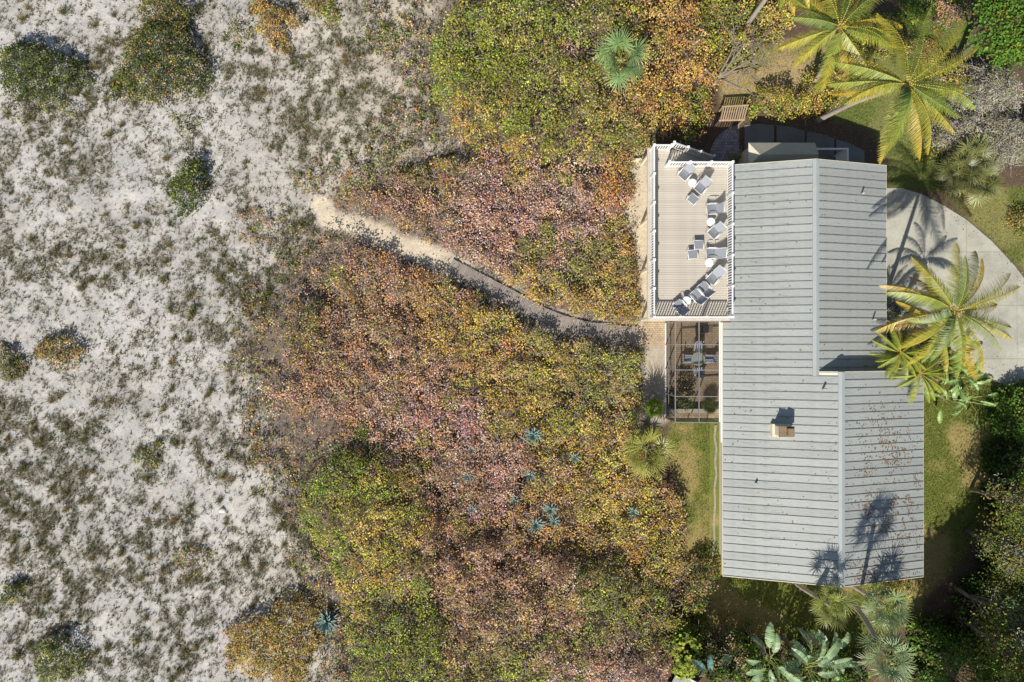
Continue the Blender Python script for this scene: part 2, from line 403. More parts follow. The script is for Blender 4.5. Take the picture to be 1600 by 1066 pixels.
def axis(lo, hi, step, far):
    out = [hi]; s = step
    while out[-1] < far: s *= 1.5; out.append(out[-1] + s)
    neg = [lo]; s = step
    while neg[-1] > -far: s *= 1.5; neg.append(neg[-1] - s)
    return np.array(neg[1:][::-1] + list(np.arange(lo, hi, step)) + out)
gx = axis(-38, 38, 0.24, 400); gy = axis(-26, 26, 0.24, 400)
GX, GY = np.meshgrid(gx, gy)
fx, fy = GX.ravel(), GY.ravel()
jx = fx + 0.9 * (fbm(fx, fy, 1.3, 21) - 0.5); jy = fy + 0.9 * (fbm(fx, fy, 1.3, 22) - 0.5)
SAND = lin(190, 187, 182); SANDW = lin(206, 192, 168); SOIL = lin(96, 82, 68); LITTER = lin(92, 74, 60)
warm = sstep(-22, -6, fx + 4 * (fbm(fx, fy, 6, 31) - 0.5))[:, None]
col = SAND * (1 - warm) + lin(198, 188, 172) * warm
# grey organic crust between the dune plants
crust = sstep(0.42, 0.68, fbm(fx, fy, 2.6, 33, 5))[:, None]
col = col * (1 - 0.22 * crust) + lin(128, 122, 112) * 0.22 * crust
def lay(mask, c):
    global col
    m = np.asarray(mask)[:, None]; col = col * (1 - m) + c * m
garden = sstep(7.5, 9.5, jx)
mat_ = np.clip(dune_density(fx, fy), 0, 1) * sstep(9, 6, fx) * 1.0
lay(.85 * mat_, lin(138, 131, 114))
lay(garden, SOIL)
for k in W:
    lay(sstep(-1.5, 0.5, sdist(jx, jy, W[k])) * (0.8 if k in ('middle', 'main') else 0.9), LITTER)
lay(sstep(-0.5, 0.4, sdist(jx, jy, MULCH_W)), lin(104, 86, 70))
tan = sstep(0.45, 0.62, fbm(fx, fy, 2.4, 41, 4))[:, None]
lawncol = lin(110, 118, 58) * (1 - tan) + lin(150, 136, 88) * tan
greenl = lin(104, 118, 66); drycol = lin(168, 148, 112)
for k in WL:
    lc_ = {'north': lawncol * .25 + greenl * .75, 'corner': greenl, 'verge': lawncol * .5 + greenl * .5, 'garden': lawncol * .25 + drycol * .75}.get(k, lawncol)
    lay(sstep(-0.25, 0.25, sdist(fx + 0.3 * (jx - fx), fy + 0.3 * (jy - fy), WL[k])), lc_)
lay(sstep(-0.3, 0.2, sdist(jx, jy, DSAND_W)), SANDW * 0.9)
lay(sstep(-0.2, 0.2, sdist(fx, fy, GRAVEL_W)), lin(176, 166, 148))
lay(sstep(0.95, 0.5, edge_dist(jx, jy, PATH_W, False)), SANDW)
lay(sstep(0.95, 0.6, edge_dist(fx + 0.5 * (jx - fx), fy + 0.5 * (jy - fy), WALK_W, False)) * 0.85, SANDW * 0.85)
gV = np.stack([fx, fy, gz(fx, fy)], 1)
nx = len(gx); ny = len(gy)
ii = (np.arange(ny - 1)[:, None] * nx + np.arange(nx - 1)[None]).ravel()
gF = np.stack([ii, ii + 1, ii + nx + 1, ii + nx], 1)
def ground_material():
    m, nt, b, out = nodes_of('ground')
    a = nt.nodes.new('ShaderNodeAttribute'); a.attribute_name = 'tint'
    n1 = noise_node(nt, 6.0, 6, rough=0.7); n2 = noise_node(nt, 1.1, 4); n3 = noise_node(nt, 26.0, 3)
    c = mixcol(nt, a.outputs['Color'], ramp(nt, n1.outputs[0], [(0.3, (0.68,) * 3), (0.62, (1.12,) * 3)]).outputs[0], 0.8, 'MULTIPLY')
    c = mixcol(nt, c, ramp(nt, n2.outputs[0], [(0.3, (0.86, 0.86, 0.88)), (0.7, (1.1, 1.08, 1.04))]).outputs[0], 1.0, 'MULTIPLY')
    c = mixcol(nt, c, ramp(nt, n3.outputs[0], [(0.3, (0.75,) * 3), (0.7, (1.15,) * 3)]).outputs[0], 0.6, 'MULTIPLY')
    nt.links.new(c, b.inputs['Base Color']); b.inputs['Roughness'].default_value = 0.95; b.inputs['Specular IOR Level'].default_value = 0.1
    bump(nt, b, n1.outputs[0], 0.6, 0.06)
    return m
ground = link('ground', np_mesh('ground', gV, [gF], ground_material(), col, True))
tag(ground, 'pale dune sand running into garden soil and lawn', 'ground', kind='structure')

# ------------------------------------------------------------------ driveway and paving
def clip(poly, axis_, val, keep_less):
    out = []
    for i in range(len(poly)):
        a, b = poly[i], poly[(i + 1) % len(poly)]
        ia = (a[axis_] <= val) == keep_less; ib = (b[axis_] <= val) == keep_less
        if ia: out.append(a)
        if ia != ib:
            t = (val - a[axis_]) / (b[axis_] - a[axis_]); out.append(a + t * (b - a))
    return out
drive = empty('driveway', (30, 3, 0), 'curved pale concrete driveway beside the house', 'driveway', kind='structure')
xs = [20, 27.2, 30.6, 34, 37.4, 45]; ys = [-6, -1.2, 2.4, 6.0, 9.0, 14]
for i in range(len(xs) - 1):
    for j in range(len(ys) - 1):
        pl = [np.array(p) for p in DRIVE_W]
        for ax, v, less in ((0, xs[i + 1] - 0.008, True), (0, xs[i] + 0.008, False), (1, ys[j + 1] - 0.008, True), (1, ys[j] + 0.008, False)):
            if len(pl) >= 3: pl = clip(pl, ax, v, less)
        if len(pl) >= 3:
            a_ = 0.5 * abs(sum(pl[k][0] * pl[(k + 1) % len(pl)][1] - pl[(k + 1) % len(pl)][0] * pl[k][1] for k in range(len(pl))))
            if a_ > 0.05: world_child('slab', MB().slab(pl, -0.08, 0.05).mesh('slab', M_CONC), drive)
walk = empty('garden_walk', (20, 13.6, 0), 'curved garden walk of large grey concrete slabs behind the house', 'path', kind='structure')
gw = [(1163, 196, 245), (1209, 196, 243), (1213, 196, 243), (1257, 205, 247), (1260, 206, 247), (1303, 217, 250), (1306, 218, 250), (1350, 236, 258)]
for a, b in zip(gw[::2], gw[1::2]):
    mid = (a[0] + b[0]) / 2
    pts = [P(a[0], a[1]), P(mid, (a[1] + b[1]) / 2 - 2), P(b[0], b[1]), P(b[0], b[2]), P(a[0], a[2])]
    world_child('slab', MB().slab(pts, -0.05, 0.06).mesh('slab', M_SLABC), walk)
c = P(1163, 247)
pts = [(c[0] + 2.35 * math.cos(t), c[1] + 2.25 * math.sin(t)) for t in np.linspace(0, 2 * math.pi, 40, endpoint=False)]
pts = [p for p in pts if p[0] <= c[0] - 0.02] + []
tag(link('round_paving', MB().slab(pts, -0.05, 0.055).mesh('round_paving', M_PAVERG)), 'half round of small grey pavers by the deck stairs', 'paving', kind='structure')
tag(link('paver_landing', MB().slab([P(1004, 504), P(1062, 504), P(1062, 541), P(1004, 541)], -0.05, 0.05).mesh('paver_landing', M_PAVER)), 'square of tan pavers where the boardwalk meets the house', 'paving', kind='structure')
edge_o = MB()
ep = [P(x, y) for x, y in ((1118, 664), (1116, 682), (1119, 700), (1117, 722), (1119, 742), (1116, 762), (1117, 790), (1115, 815), (1116, 842), (1113, 872))]
for a, b in zip(ep[:-1], ep[1:]): edge_o.bar((a[0], a[1], 0.02), (b[0], b[1], 0.02), 0.14, 0.07)
tag(link('lawn_edging', edge_o.mesh('lawn_edging', M_STONE2)), 'narrow grey concrete edging strip between side lawn and house', 'edging', kind='structure')

# ------------------------------------------------------------------ boardwalk, plank by plank
bw0 = WALK_W[0]
board = empty('boardwalk', (bw0[0], bw0[1], 0), 'winding grey plank boardwalk through the sea grape to the house', 'boardwalk')
seg = np.hypot(*np.diff(WALK_W, axis=0).T); cum = np.concatenate([[0], np.cumsum(seg)])
ss = np.linspace(0, cum[-1], 400)
cx = np.interp(ss, cum, WALK_W[:, 0]); cy = np.interp(ss, cum, WALK_W[:, 1])
ker = np.ones(41) / 41
cxs = np.convolve(np.pad(cx, 20, 'edge'), ker, 'valid'); cys = np.convolve(np.pad(cy, 20, 'edge'), ker, 'valid')
rnd = random.Random(5)
plank_me = MB().box(-0.065, 0.065, -0.5, 0.5, -0.02, 0.02).mesh('plank', M_PLANK)
npl = int(cum[-1] / 0.142)
for i in range(npl):
    s = (i + 0.5) * 0.142
    x = np.interp(s, ss, cxs); y = np.interp(s, ss, cys)
    a = math.atan2(np.interp(s + 0.3, ss, cys) - np.interp(s - 0.3, ss, cys), np.interp(s + 0.3, ss, cxs) - np.interp(s - 0.3, ss, cxs))
    link('plank', plank_me, board, (x - bw0[0], y - bw0[1], 0.13 + rnd.uniform(-.006, .006)), (rnd.uniform(-.01, .01), 0, a + rnd.uniform(-.02, .02)), (1, 1 + rnd.uniform(-.03, .03), 1))
for off in (-0.4, 0.4):
    st = MB()
    q = [(cxs[k], cys[k]) for k in range(0, 400, 19)]
    for (x0, y0), (x1, y1) in zip(q[:-1], q[1:]):
        d = math.hypot(x1 - x0, y1 - y0); nxn, nyn = -(y1 - y0) / d * off, (x1 - x0) / d * off
        st.bar((x0 + nxn, y0 + nyn, 0.03), (x1 + nxn, y1 + nyn, 0.03), 0.06, 0.155)
    world_child('stringer', st.mesh('stringer', M_PLANK), board)

# ------------------------------------------------------------------ house
EAVE_X, SL = 13.31, 0.30
EZ = 2.95
RX1, RZ1 = 18.47, 4.50
RX2, RZ2 = 19.83, 4.91
EX1, EX2 = 23.6, 25.85
YT, YM, YB = 11.05, -2.13, -14.8
house = empty('house', (18.5, -2, 0), 'low house with grey standing seam metal roof and two offset ridges', 'house')
def hz_left(x): return EZ + SL * (x - EAVE_X)
# walls
w = MB()
def gable_wall(x0, xr, x1, y0, y1, z0l, zr, z1r):
    w.add([(x0, y0, -.1), (x1, y0, -.1), (x1, y0, z1r), (xr, y0, zr), (x0, y0, z0l), (x0, y1, -.1), (x1, y1, -.1), (x1, y1, z1r), (xr, y1, zr), (x0, y1, z0l)],
          [(0, 1, 2, 3, 4), (9, 8, 7, 6, 5), (0, 5, 6, 1), (1, 6, 7, 2), (4, 3, 8, 9), (3, 2, 7, 8), (0, 4, 9, 5)])
G = 0.14
gable_wall(13.95, RX1, 23.1, YM + 0.002, 10.6, hz_left(13.95) - G, RZ1 - G, RZ1 - SL * (23.1 - RX1) - G)
gable_wall(13.95, RX2, 25.35, -14.3, YM - 0.12, hz_left(13.95) - G, RZ2 - G, RZ2 - SL * (25.35 - RX2) - G)
world_child('wall', w.mesh('wall', M_WALL), house)
def window(x0, x1, y0, y1, z0, z1, name='window'):
    """on a wall facing +x or -x (x0<x1 thin)"""
    fo = world_child(name, MB().box(x0, x1, y0, y1, z0, z1).mesh(name, M_WHITE), house)
    world_child('pane', MB().box(x0 - 0.006, x1 + 0.006, y0 + 0.07, y1 - 0.07, z0 + 0.07, z1 - 0.07).mesh('pane', M_DARK), fo)
for y in (8.2, 1.2): window(23.08, 23.14, y - 0.7, y + 0.7, 0.9, 2.1)
for y in (-5, -8.5, -12): window(25.33, 25.39, y - 0.7, y + 0.7, 0.9, 2.1)
for y in (-8, -11.5): window(13.91, 13.97, y - 0.7, y + 0.7, 0.9, 2.1)
world_child('garage_door', MB().box(23.08, 23.15, 3.2, 6.4, 0.0, 2.2).mesh('garage_door', M_WHITE), house)

def roof_panels(xe, ze, xr, zr, y_hi, y_lo, n):
    """n panels between y_hi and y_lo on the slope from eave (xe,ze) to ridge (xr,zr); the mesh is shared"""
    wd = (y_hi - y_lo) / n; dx, dz = xr - xe, zr - ze; L = math.hypot(dx, dz); ux, uz = dx / L, dz / L
    nxv, nzv = (-uz, ux) if ux > 0 else (uz, -ux)
    def pt(s, y, t): return (s * ux + t * nxv, y, s * uz + t * nzv)
    b = MB(); g = 0.004
    b.hexa([pt(0, -wd / 2 + g, -0.03), pt(L, -wd / 2 + g, -0.03), pt(L, wd / 2 - g, -0.03), pt(0, wd / 2 - g, -0.03)],
           [pt(0, -wd / 2 + g, 0), pt(L, -wd / 2 + g, 0), pt(L, wd / 2 - g, 0), pt(0, wd / 2 - g, 0)])
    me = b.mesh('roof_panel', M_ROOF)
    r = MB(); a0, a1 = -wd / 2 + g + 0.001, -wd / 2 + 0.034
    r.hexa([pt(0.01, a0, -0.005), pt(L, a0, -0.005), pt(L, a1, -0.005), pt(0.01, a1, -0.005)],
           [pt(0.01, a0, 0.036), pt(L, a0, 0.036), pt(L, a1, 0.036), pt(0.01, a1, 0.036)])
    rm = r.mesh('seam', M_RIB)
    bx, by, bz = house.location
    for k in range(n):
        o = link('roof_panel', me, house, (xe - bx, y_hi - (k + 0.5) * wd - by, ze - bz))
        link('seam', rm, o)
XS = 13.74
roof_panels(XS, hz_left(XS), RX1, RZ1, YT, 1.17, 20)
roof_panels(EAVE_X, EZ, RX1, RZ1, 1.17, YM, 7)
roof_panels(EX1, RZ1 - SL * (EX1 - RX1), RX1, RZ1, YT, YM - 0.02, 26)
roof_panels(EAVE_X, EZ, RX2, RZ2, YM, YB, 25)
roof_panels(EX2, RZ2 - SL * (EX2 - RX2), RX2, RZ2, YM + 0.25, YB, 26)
# strip of the common left slope above the upper ridge
def cap(xr, zr, y0, y1):
    b = MB()
    for sgn in (-1, 1):
        x1 = xr + sgn * 0.2; z1 = zr - SL * 0.2
        b.hexa([(xr, y0, zr + 0.062), (x1, y0, z1 + 0.062), (x1, y1, z1 + 0.062), (xr, y1, zr + 0.062)],
               [(xr, y0, zr + 0.085), (x1, y0, z1 + 0.085), (x1, y1, z1 + 0.085), (xr, y1, zr + 0.085)])
    return world_child('ridge_cap', b.mesh('ridge_cap', M_RIDGE), house)
cap(RX1, RZ1, YM + 0.02, YT + 0.03); cap(RX2, RZ2, YB - 0.03, YM + 0.27)
def fascia(p, q, h=0.2, t=0.035, m=M_BEIGE):
    p = Vector(p); q = Vector(q)
    world_child('fascia', MB().bar(p - Vector((0, 0, h / 2 + 0.035)), q - Vector((0, 0, h / 2 + 0.035)), t, h).mesh('fascia', m), house)
EZ1 = RZ1 - SL * (EX1 - RX1); EZ2 = RZ2 - SL * (EX2 - RX2)
for y, pts in ((YT + 0.02, [(XS, hz_left(XS)), (RX1, RZ1), (EX1, EZ1)]), (YB - 0.02, [(EAVE_X, EZ), (RX2, RZ2), (EX2, EZ2)])):
    for a, b in zip(pts[:-1], pts[1:]): fascia((a[0], y, a[1] + 0.03), (b[0], y, b[1] + 0.03))
fascia((RX1 + 0.05, YM + 0.27, RZ2 - SL * (RX2 - RX1) + 0.03), (RX2, YM + 0.27, RZ2 + 0.03), 0.3)
fascia((RX2, YM + 0.27, RZ2 + 0.03), (EX2, YM + 0.27, EZ2 + 0.03), 0.3)
fascia((EAVE_X - 0.02, 1.17, EZ), (EAVE_X - 0.02, YB, EZ)); fascia((EX1 + 0.02, YM + 0.3, EZ1), (EX1 + 0.02, YT, EZ1)); fascia((EX2 + 0.02, YB, EZ2), (EX2 + 0.02, YM + 0.25, EZ2))
gut = MB().box(EAVE_X - 0.13, EAVE_X - 0.045, -6.4, 1.15, EZ - 0.17, EZ - 0.05)
world_child('gutter', gut.mesh('gutter', M_WHITE), house)
# step wall between the two roofs
sw = MB(); y0, y1 = YM - 0.02, YM + 0.22
xs_ = [RX1 + 0.02, RX2, EX1, 25.35]
up = lambda x: RZ2 - SL * abs(x - RX2) - 0.06
dn = lambda x: RZ1 - SL * (x - RX1) - 0.2 if x <= EX1 else 0.0
for a, b in zip(xs_[:-1], xs_[1:]):
    la = dn(a + 1e-3) if a != EX1 else 0.0; lb = dn(b - 1e-3) if b <= EX1 else 0.0
    sw.hexa([(a, y0, la), (b, y0, lb), (b, y1, lb), (a, y1, la)], [(a, y0, up(a)), (b, y0, up(b)), (b, y1, up(b)), (a, y1, up(a))])
world_child('step_wall', sw.mesh('step_wall', M_WALL), house)
# chimney
cp = P(1234, 679, 5.0); chx, chy = cp[0] - 0.15, cp[1] + 0.15
zb = hz_left(chx)
ch = world_child('chimney', MB().box(chx - 0.42, chx + 0.42, chy - 0.28, chy + 0.28, zb - 0.4, zb + 0.95).mesh('chimney', M_CHIM), house)
world_child('flashing', MB().box(chx - 0.56, chx + 0.6, chy - 0.4, chy + 0.36, zb - 0.42, zb + 0.2).mesh('flashing', M_BEIGE), ch)
capm = MB().box(chx - 0.46, chx + 0.46, chy - 0.32, chy + 0.32, zb + 0.952, zb + 1.02)
world_child('chimney_crown', capm.mesh('chimney_crown', M_RUST), ch)
world_child('flue', MB().box(chx - 0.02, chx + 0.36, chy - 0.22, chy + 0.22, zb + 1.022, zb + 1.3).mesh('flue', M_RUST), ch)
for px, py, side in ((1181, 755, 2), (1288, 608, 2), (1366, 499, 1), (1348, 302, 1)):
    v = P(px, py, 4.0); zz = hz_left(v[0]) if side == 2 else RZ1 - SL * (v[0] - RX1)
    v = P(px, py, zz + 0.1)
    world_child('vent_pipe', MB().cyl((v[0], v[1], zz - 0.1), (v[0], v[1], zz + 0.32), 0.06, 0.06, 10).mesh('vent_pipe', M_RIDGE, True), house)

# ------------------------------------------------------------------ roof deck on posts beside the roof
DZ = 3.2
DX0, DX1 = 8.70, 13.49; DY0, DY1 = 1.46, 10.94; DYL = 11.98; DXL = 9.62
OV = 0.2
deck = empty('raised_deck', (11.1, 6.2, 0), 'raised tan board deck with white baluster railing beside the metal roof', 'deck')
bm_ = {}
yb = DY0 - OV; i = 0
rnd = random.Random(3)
while yb < DYL + OV - 0.1:
    y1 = min(yb + 0.134, DYL + OV)
    x1 = DX1 + OV if y1 < DY1 + OV else DXL + 0.28
    key = (round(x1, 2), round(y1 - yb, 3))
    if key not in bm_: bm_[key] = MB().box(0, x1 - DX0 + OV, 0, y1 - yb, -0.03, 0).mesh('deck_board', M_BOARD)
    link('deck_board', bm_[key], deck, (DX0 - OV - 11.1, yb - 6.2, DZ + rnd.uniform(-.0015, .0015)))
    yb = y1 + 0.011; i += 1
fr = MB()
fr.box(DX0 - OV + .02, DX1 + OV - .02, DY0 - OV + .02, DY0 - OV + .06, DZ - 0.3, DZ - 0.035)
fr.box(DX0 - OV + .02, DX0 - OV + .06, DY0 - OV + .062, DYL + OV - .02, DZ - 0.3, DZ - 0.035)
fr.box(DX0 - OV + .062, DXL + .26, DYL + OV - .06, DYL + OV - .02, DZ - 0.3, DZ - 0.035)
fr.box(DXL + .3, DX1 - 0.1, DY1 + OV - .06, DY1 + OV - .02, DZ - 0.3, DZ - 0.035)
world_child('rim_joist', fr.mesh('rim_joist', M_BEIGE), deck)
world_child('under_wall', MB().box(DX0 + 0.5, 13.9, DY0 + 0.1, DY1 - 0.2, -0.1, DZ - 0.31).mesh('under_wall', M_WALL), deck)
for x, y in ((DX0, DY0), (DX0, 4.6), (DX0, 7.8), (DX0, DYL - .1), (DXL, DYL - .1)):
    world_child('post', MB().box(x - .07, x + .07, y - .07, y + .07, -0.1, DZ - 0.305).mesh('post', M_BEIGE), deck)
post_me = MB().box(-.055, .055, -.055, .055, 0.002, 1.12).box(-.075, .075, -.075, .075, 1.121, 1.16).mesh('railing_post', M_WHITE)
def railing(p, q, z0, z1, name='railing', bays=None, first=True, last=True):
    """posts, two rails and balusters from p to q; each bay is a railing part with its balusters"""
    p = Vector((*p, z0)); q = Vector((*q, z1)); L = (q.xy - p.xy).length
    n = bays or max(1, round(L / 1.9)); r = None
    for k in range(n + 1):
        if (k == 0 and not first) or (k == n and not last): continue
        c_ = p.lerp(q, k / n)
        link('railing_post', post_me, deck, (c_.x - 11.1, c_.y - 6.2, c_.z), (0, 0, math.atan2(q.y - p.y, q.x - p.x)))
    for k in range(n):
        a = p.lerp(q, k / n); b = p.lerp(q, (k + 1) / n); d = (b - a).normalized() * 0.057
        a = a + d; b = b - d
        rail = MB().bar(a + Vector((0, 0, 1.04)), b + Vector((0, 0, 1.04)), 0.085, 0.05)
        r = world_child('top_rail', rail.mesh('top_rail', M_WHITE), deck)
        world_child('bottom_rail', MB().bar(a + Vector((0, 0, 0.1)), b + Vector((0, 0, 0.1)), 0.05, 0.06).mesh('bottom_rail', M_WHITE), r)
        m_ = int((b - a).xy.length / 0.155)
        for j in range(m_):
            c_ = a.lerp(b, (j + 0.5) / m_)
            link('baluster', bal_me, r, (c_.x, c_.y, c_.z))
            bal_list.append(r)
bal_me = MB().box(-.028, .028, -.028, .028, 0.131, 1.014).mesh('baluster', M_WHITE)
bal_list = []
railing((DX0, DY0), (DX0, DYL), DZ, DZ, bays=6)
railing((DX0, DY0), (DX1, DY0), DZ, DZ, bays=3, first=False)
railing((DX1, DY0), (DX1, DY1), DZ, DZ, bays=5, first=False)
railing((DX1, DY1), (DXL, DY1), DZ, DZ, bays=3, first=False)
railing((DX0, DYL), (DXL + 0.15, DYL), DZ, DZ, bays=1, first=False)
# balusters sit in scene coordinates under their rail, whose own location already cancels the deck's
for r in set(bal_list):
    off = -Vector(r.location) - Vector(deck.location)
    for ch_ in r.children:
        if ch_.name.startswith('baluster'): ch_.location = Vector(ch_.location) + off
# stairs down from the landing, towards +x
st_x0, st_x1 = DXL + 0.28, 13.35; ns = 16
tread_me = MB().box(0, 0.30, 0, 0.92, -0.04, 0).mesh('stair_tread', M_BOARD)
for k in range(ns):
    x = st_x0 + (st_x1 - st_x0) * k / ns; z = DZ - DZ * (k + 1) / (ns + 1)
    link('stair_tread', tread_me, deck, (x - 11.1, DY1 + 0.22 - 6.2, z))
for y in (DY1 + 0.205, DY1 + 1.15):
    world_child('stringer', MB().bar((st_x0, y, DZ - 0.3), (st_x1, y, 0.05), 0.03, 0.24).mesh('stringer', M_BEIGE), deck)
bal_list = []
railing((DXL + 0.3, DY1 + 1.2), (st_x1 - .1, DY1 + 1.2), DZ, 0.15, bays=3)
for r in set(bal_list):
    off = -Vector(r.location) - Vector(deck.location)
    for ch_ in r.children:
        if ch_.name.startswith('baluster'): ch_.location = Vector(ch_.location) + off

# ------------------------------------------------------------------ furniture on the deck
def chair_tree(recline):
    """sling chair, front towards -y, origin on the deck below the seat"""
    e = empty('sling_chair', (0, 0, 0))
    by, bz = (0.78, 0.74) if recline else (0.56, 0.88)
    hw = 0.29
    def sling(y0, z0, y1, z1, sag, m, nm):
        b = MB(); n = 5
        for k in range(n):
            t0, t1 = k / n, (k + 1) / n
            f = lambda t: (y0 + (y1 - y0) * t, z0 + (z1 - z0) * t - sag * math.sin(math.pi * t))
            (a, c_), (d, g) = f(t0), f(t1)
            b.hexa([(-hw, a, c_ - .008), (hw, a, c_ - .008), (hw, d, g - .008), (-hw, d, g - .008)], [(-hw, a, c_ + .008), (hw, a, c_ + .008), (hw, d, g + .008), (-hw, d, g + .008)])
        return link(nm, b.mesh(nm, m), e)
    sling(-0.32, 0.40, 0.20, 0.32, 0.035, M_SLING, 'seat'); sling(0.215, 0.33, by, bz, 0.04, M_SLINGL, 'backrest')
    f = MB()
    for sx in (-1, 1):
        x = sx * (hw + .018)
        f.tube([(x, -0.34, 0.405), (x, 0.21, 0.325), (x, by + .01, bz + .02)], [.016] * 3, 6)
    f.tube([(-hw - .01, by + .015, bz + .03), (hw + .01, by + .015, bz + .03)], [.016] * 2, 6)
    f.tube([(-hw - .01, -.345, .405), (hw + .01, -.345, .405)], [.016] * 2, 6)
    link('frame', f.mesh('frame', M_WHITE, True), e)
    for sx in (-1, 1):
        x = sx * (hw + .045)
        link('armrest', MB().tube([(x, -0.30, 0.0), (x, -0.31, 0.5), (x, -0.24, 0.575), (x, 0.1, 0.585), (x, 0.33, 0.56)], [.016, .016, .021, .024, .018], 6).mesh('armrest', M_WHITE, True), e)
        link('leg', MB().tube([(x, 0.1, 0.57), (x, 0.42, 0.0)], [.016, .016], 6).mesh('leg', M_WHITE, True), e)
    return e
def bearing(fx_, fy_): return math.atan2(-fy_, fx_) + math.pi / 2
CH = {False: None, True: None}
chairs = [
    (1070, 272, (-125, 145), False, 'grey sling chair at the stair end of the deck, left of its small round table'.replace(', left of', ' beside')),
    (1095, 293, (-110, 130), False, 'grey sling chair with a grey ottoman in front of it'),
    (1113, 327, (-1, 0.04), False, 'grey sling chair backed square against the roof railing between two tables'),
    (1116, 363, (-120, 110), False, 'grey sling chair angled beside the round table, ottomans off its corner'),
    (1112, 396, (-1, 0.0), True, 'reclined grey sling chair square to the roof railing beside a round table'),
    (1114, 435, (-120, 130), True, 'reclined grey sling chair turned diagonally below the round table'),
    (1099, 451, (-0.67, -0.74), False, 'grey sling chair at the roof end of the diagonal row'),
    (1088, 462, (-0.67, -0.74), False, 'grey sling chair in the diagonal row between another chair and a table'),
    (1061, 479, (-0.67, -0.74), False, 'grey sling chair at the corner of the deck, its back to the end railing'),
]
for px, py, (ax, ay), rec, lab in chairs:
    loc = P(px, py, DZ + 0.38); loc[2] = DZ
    if CH[rec] is None: CH[rec] = o = chair_tree(rec)
    else: o = copy_tree(CH[rec])
    o.location = loc; o.rotation_euler = (0, 0, bearing(ax, ay))
    tag(o, lab, 'chair', 'sling chairs on the deck')
OT = None
for px, py, rz, lab in ((1083, 311, bearing(-110, 130), 'grey sling ottoman in front of the chair near the stairs'), (1092, 382.5, 0.03, 'square grey ottoman pushed against a second ottoman, roof side'), (1082.8, 397.5, 0.1, 'square grey ottoman pushed against a second ottoman, open deck side')):
    loc = P(px, py, DZ + 0.38); loc[2] = DZ
    if OT is None:
        OT = o = empty('ottoman', (0, 0, 0))
        link('top', MB().box(-.27, .27, -.25, .25, .365, .385).mesh('top', M_SLING), o)
        f = MB()
        for s_ in (-1, 1):
            f.tube([(s_ * .285, -.27, .375), (s_ * .285, .27, .375)], [.016] * 2, 6); f.tube([(-.285, s_ * .27, .375), (.285, s_ * .27, .375)], [.016] * 2, 6)
        link('frame', f.mesh('frame', M_WHITE, True), o)
        for a in (-1, 1):
            for b in (-1, 1): link('leg', MB().tube([(a * .28, b * .26, .37), (a * .30, b * .29, 0)], [.015] * 2, 6).mesh('leg', M_WHITE, True), o)
    else: o = copy_tree(OT)
    o.location = loc; o.rotation_euler = (0, 0, rz); tag(o, lab, 'ottoman', 'ottomans on the deck')
TB = None
for px, py, lab in ((1082, 286, 'small white round table between the two chairs nearest the stairs'), (1111, 347, 'small white round table between the railing chair and the angled chair'), (1108, 411, 'small white round table between the two reclined chairs'), (1073, 470, 'small white round table in the diagonal row of chairs')):
    loc = P(px, py, DZ + 0.45); loc[2] = DZ
    if TB is None:
        TB = o = empty('side_table', (0, 0, 0))
        link('table_top', MB().cyl((0, 0, .43), (0, 0, .455), .25, .25, 28).cyl((0, 0, .44), (0, 0, .45), .262, .262, 28).mesh('table_top', M_TABLE), o)
        for k in range(3):
            t = k * 2 * math.pi / 3; link('leg', MB().tube([(.16 * math.cos(t), .16 * math.sin(t), .43), (.23 * math.cos(t), .23 * math.sin(t), 0)], [.014] * 2, 6).mesh('leg', M_WHITE, True), o)
    else: o = copy_tree(TB)
    o.location = loc; tag(o, lab, 'table', 'round tables on the deck')

# ------------------------------------------------------------------ screened patio cage
CX0, CX1, CY0, CY1, CZ = 10.35, 13.14, -5.15, 1.22, 2.7
cage = empty('screen_enclosure', ((CX0 + CX1) / 2, (CY0 + CY1) / 2, 0), 'screened patio enclosure with thin metal frame under the eave', 'enclosure')
rows = [CY1, (533 - 538.8) * (CAM_H - CZ) / F, (533 - 578.2) * (CAM_H - CZ) / F, (533 - 619.5) * (CAM_H - CZ) / F, CY0]
cmid = 291.4 * (CAM_H - CZ) / F
zt = lambda x: CZ + 0.06 * (x - CX0)
for y in rows:
    world_child('beam', MB().bar((CX0, y, zt(CX0)), (CX1, y, zt(CX1)), 0.05, 0.1).mesh('beam', M_FRAME), cage)
    world_child('post', MB().box(CX0 - .03, CX0 + .03, y - .03, y + .03, 0.0, CZ - .055).mesh('post', M_FRAME), cage)
for x in (CX0, cmid, CX1 - 0.03):
    world_child('beam', MB().bar((x, CY0 + 0.03, zt(x) + .003), (x, CY1, zt(x) + .003), 0.055 if x != CX1 - 0.03 else 0.07, 0.1).mesh('beam', M_WHITE if x == CX1 - 0.03 else M_FRAME), cage)
for x in (cmid, CX1 - .03): world_child('post', MB().box(x - .03, x + .03, CY0 - .03, CY0 + .03, 0, zt(x) - .06).mesh('post', M_FRAME), cage)
for a, b in zip(rows[:-1], rows[1:]):
    world_child('chair_rail', MB().bar((CX0, b + .035, .9), (CX0, a - .035, .9), .04, .05).mesh('chair_rail', M_FRAME), cage)
    world_child('sill', MB().box(CX0 - .05, CX0 + .05, b + .035, a - .035, 0, .1).mesh('sill', M_WHITE), cage)
    world_child('screen', MB().add([(CX0, a - .03, .1), (CX0, b + .03, .1), (CX0, b + .03, CZ - .05), (CX0, a - .03, CZ - .05)], [(0, 1, 2, 3)]).mesh('screen', M_SCREEN), cage)
    for x0, x1 in ((CX0, cmid), (cmid, CX1)):
        world_child('screen', MB().add([(x0 + .03, a - .03, zt(x0)), (x0 + .03, b + .03, zt(x0)), (x1 - .03, b + .03, zt(x1)), (x1 - .03, a - .03, zt(x1))], [(0, 1, 2, 3)]).mesh('screen', M_SCREEN), cage)
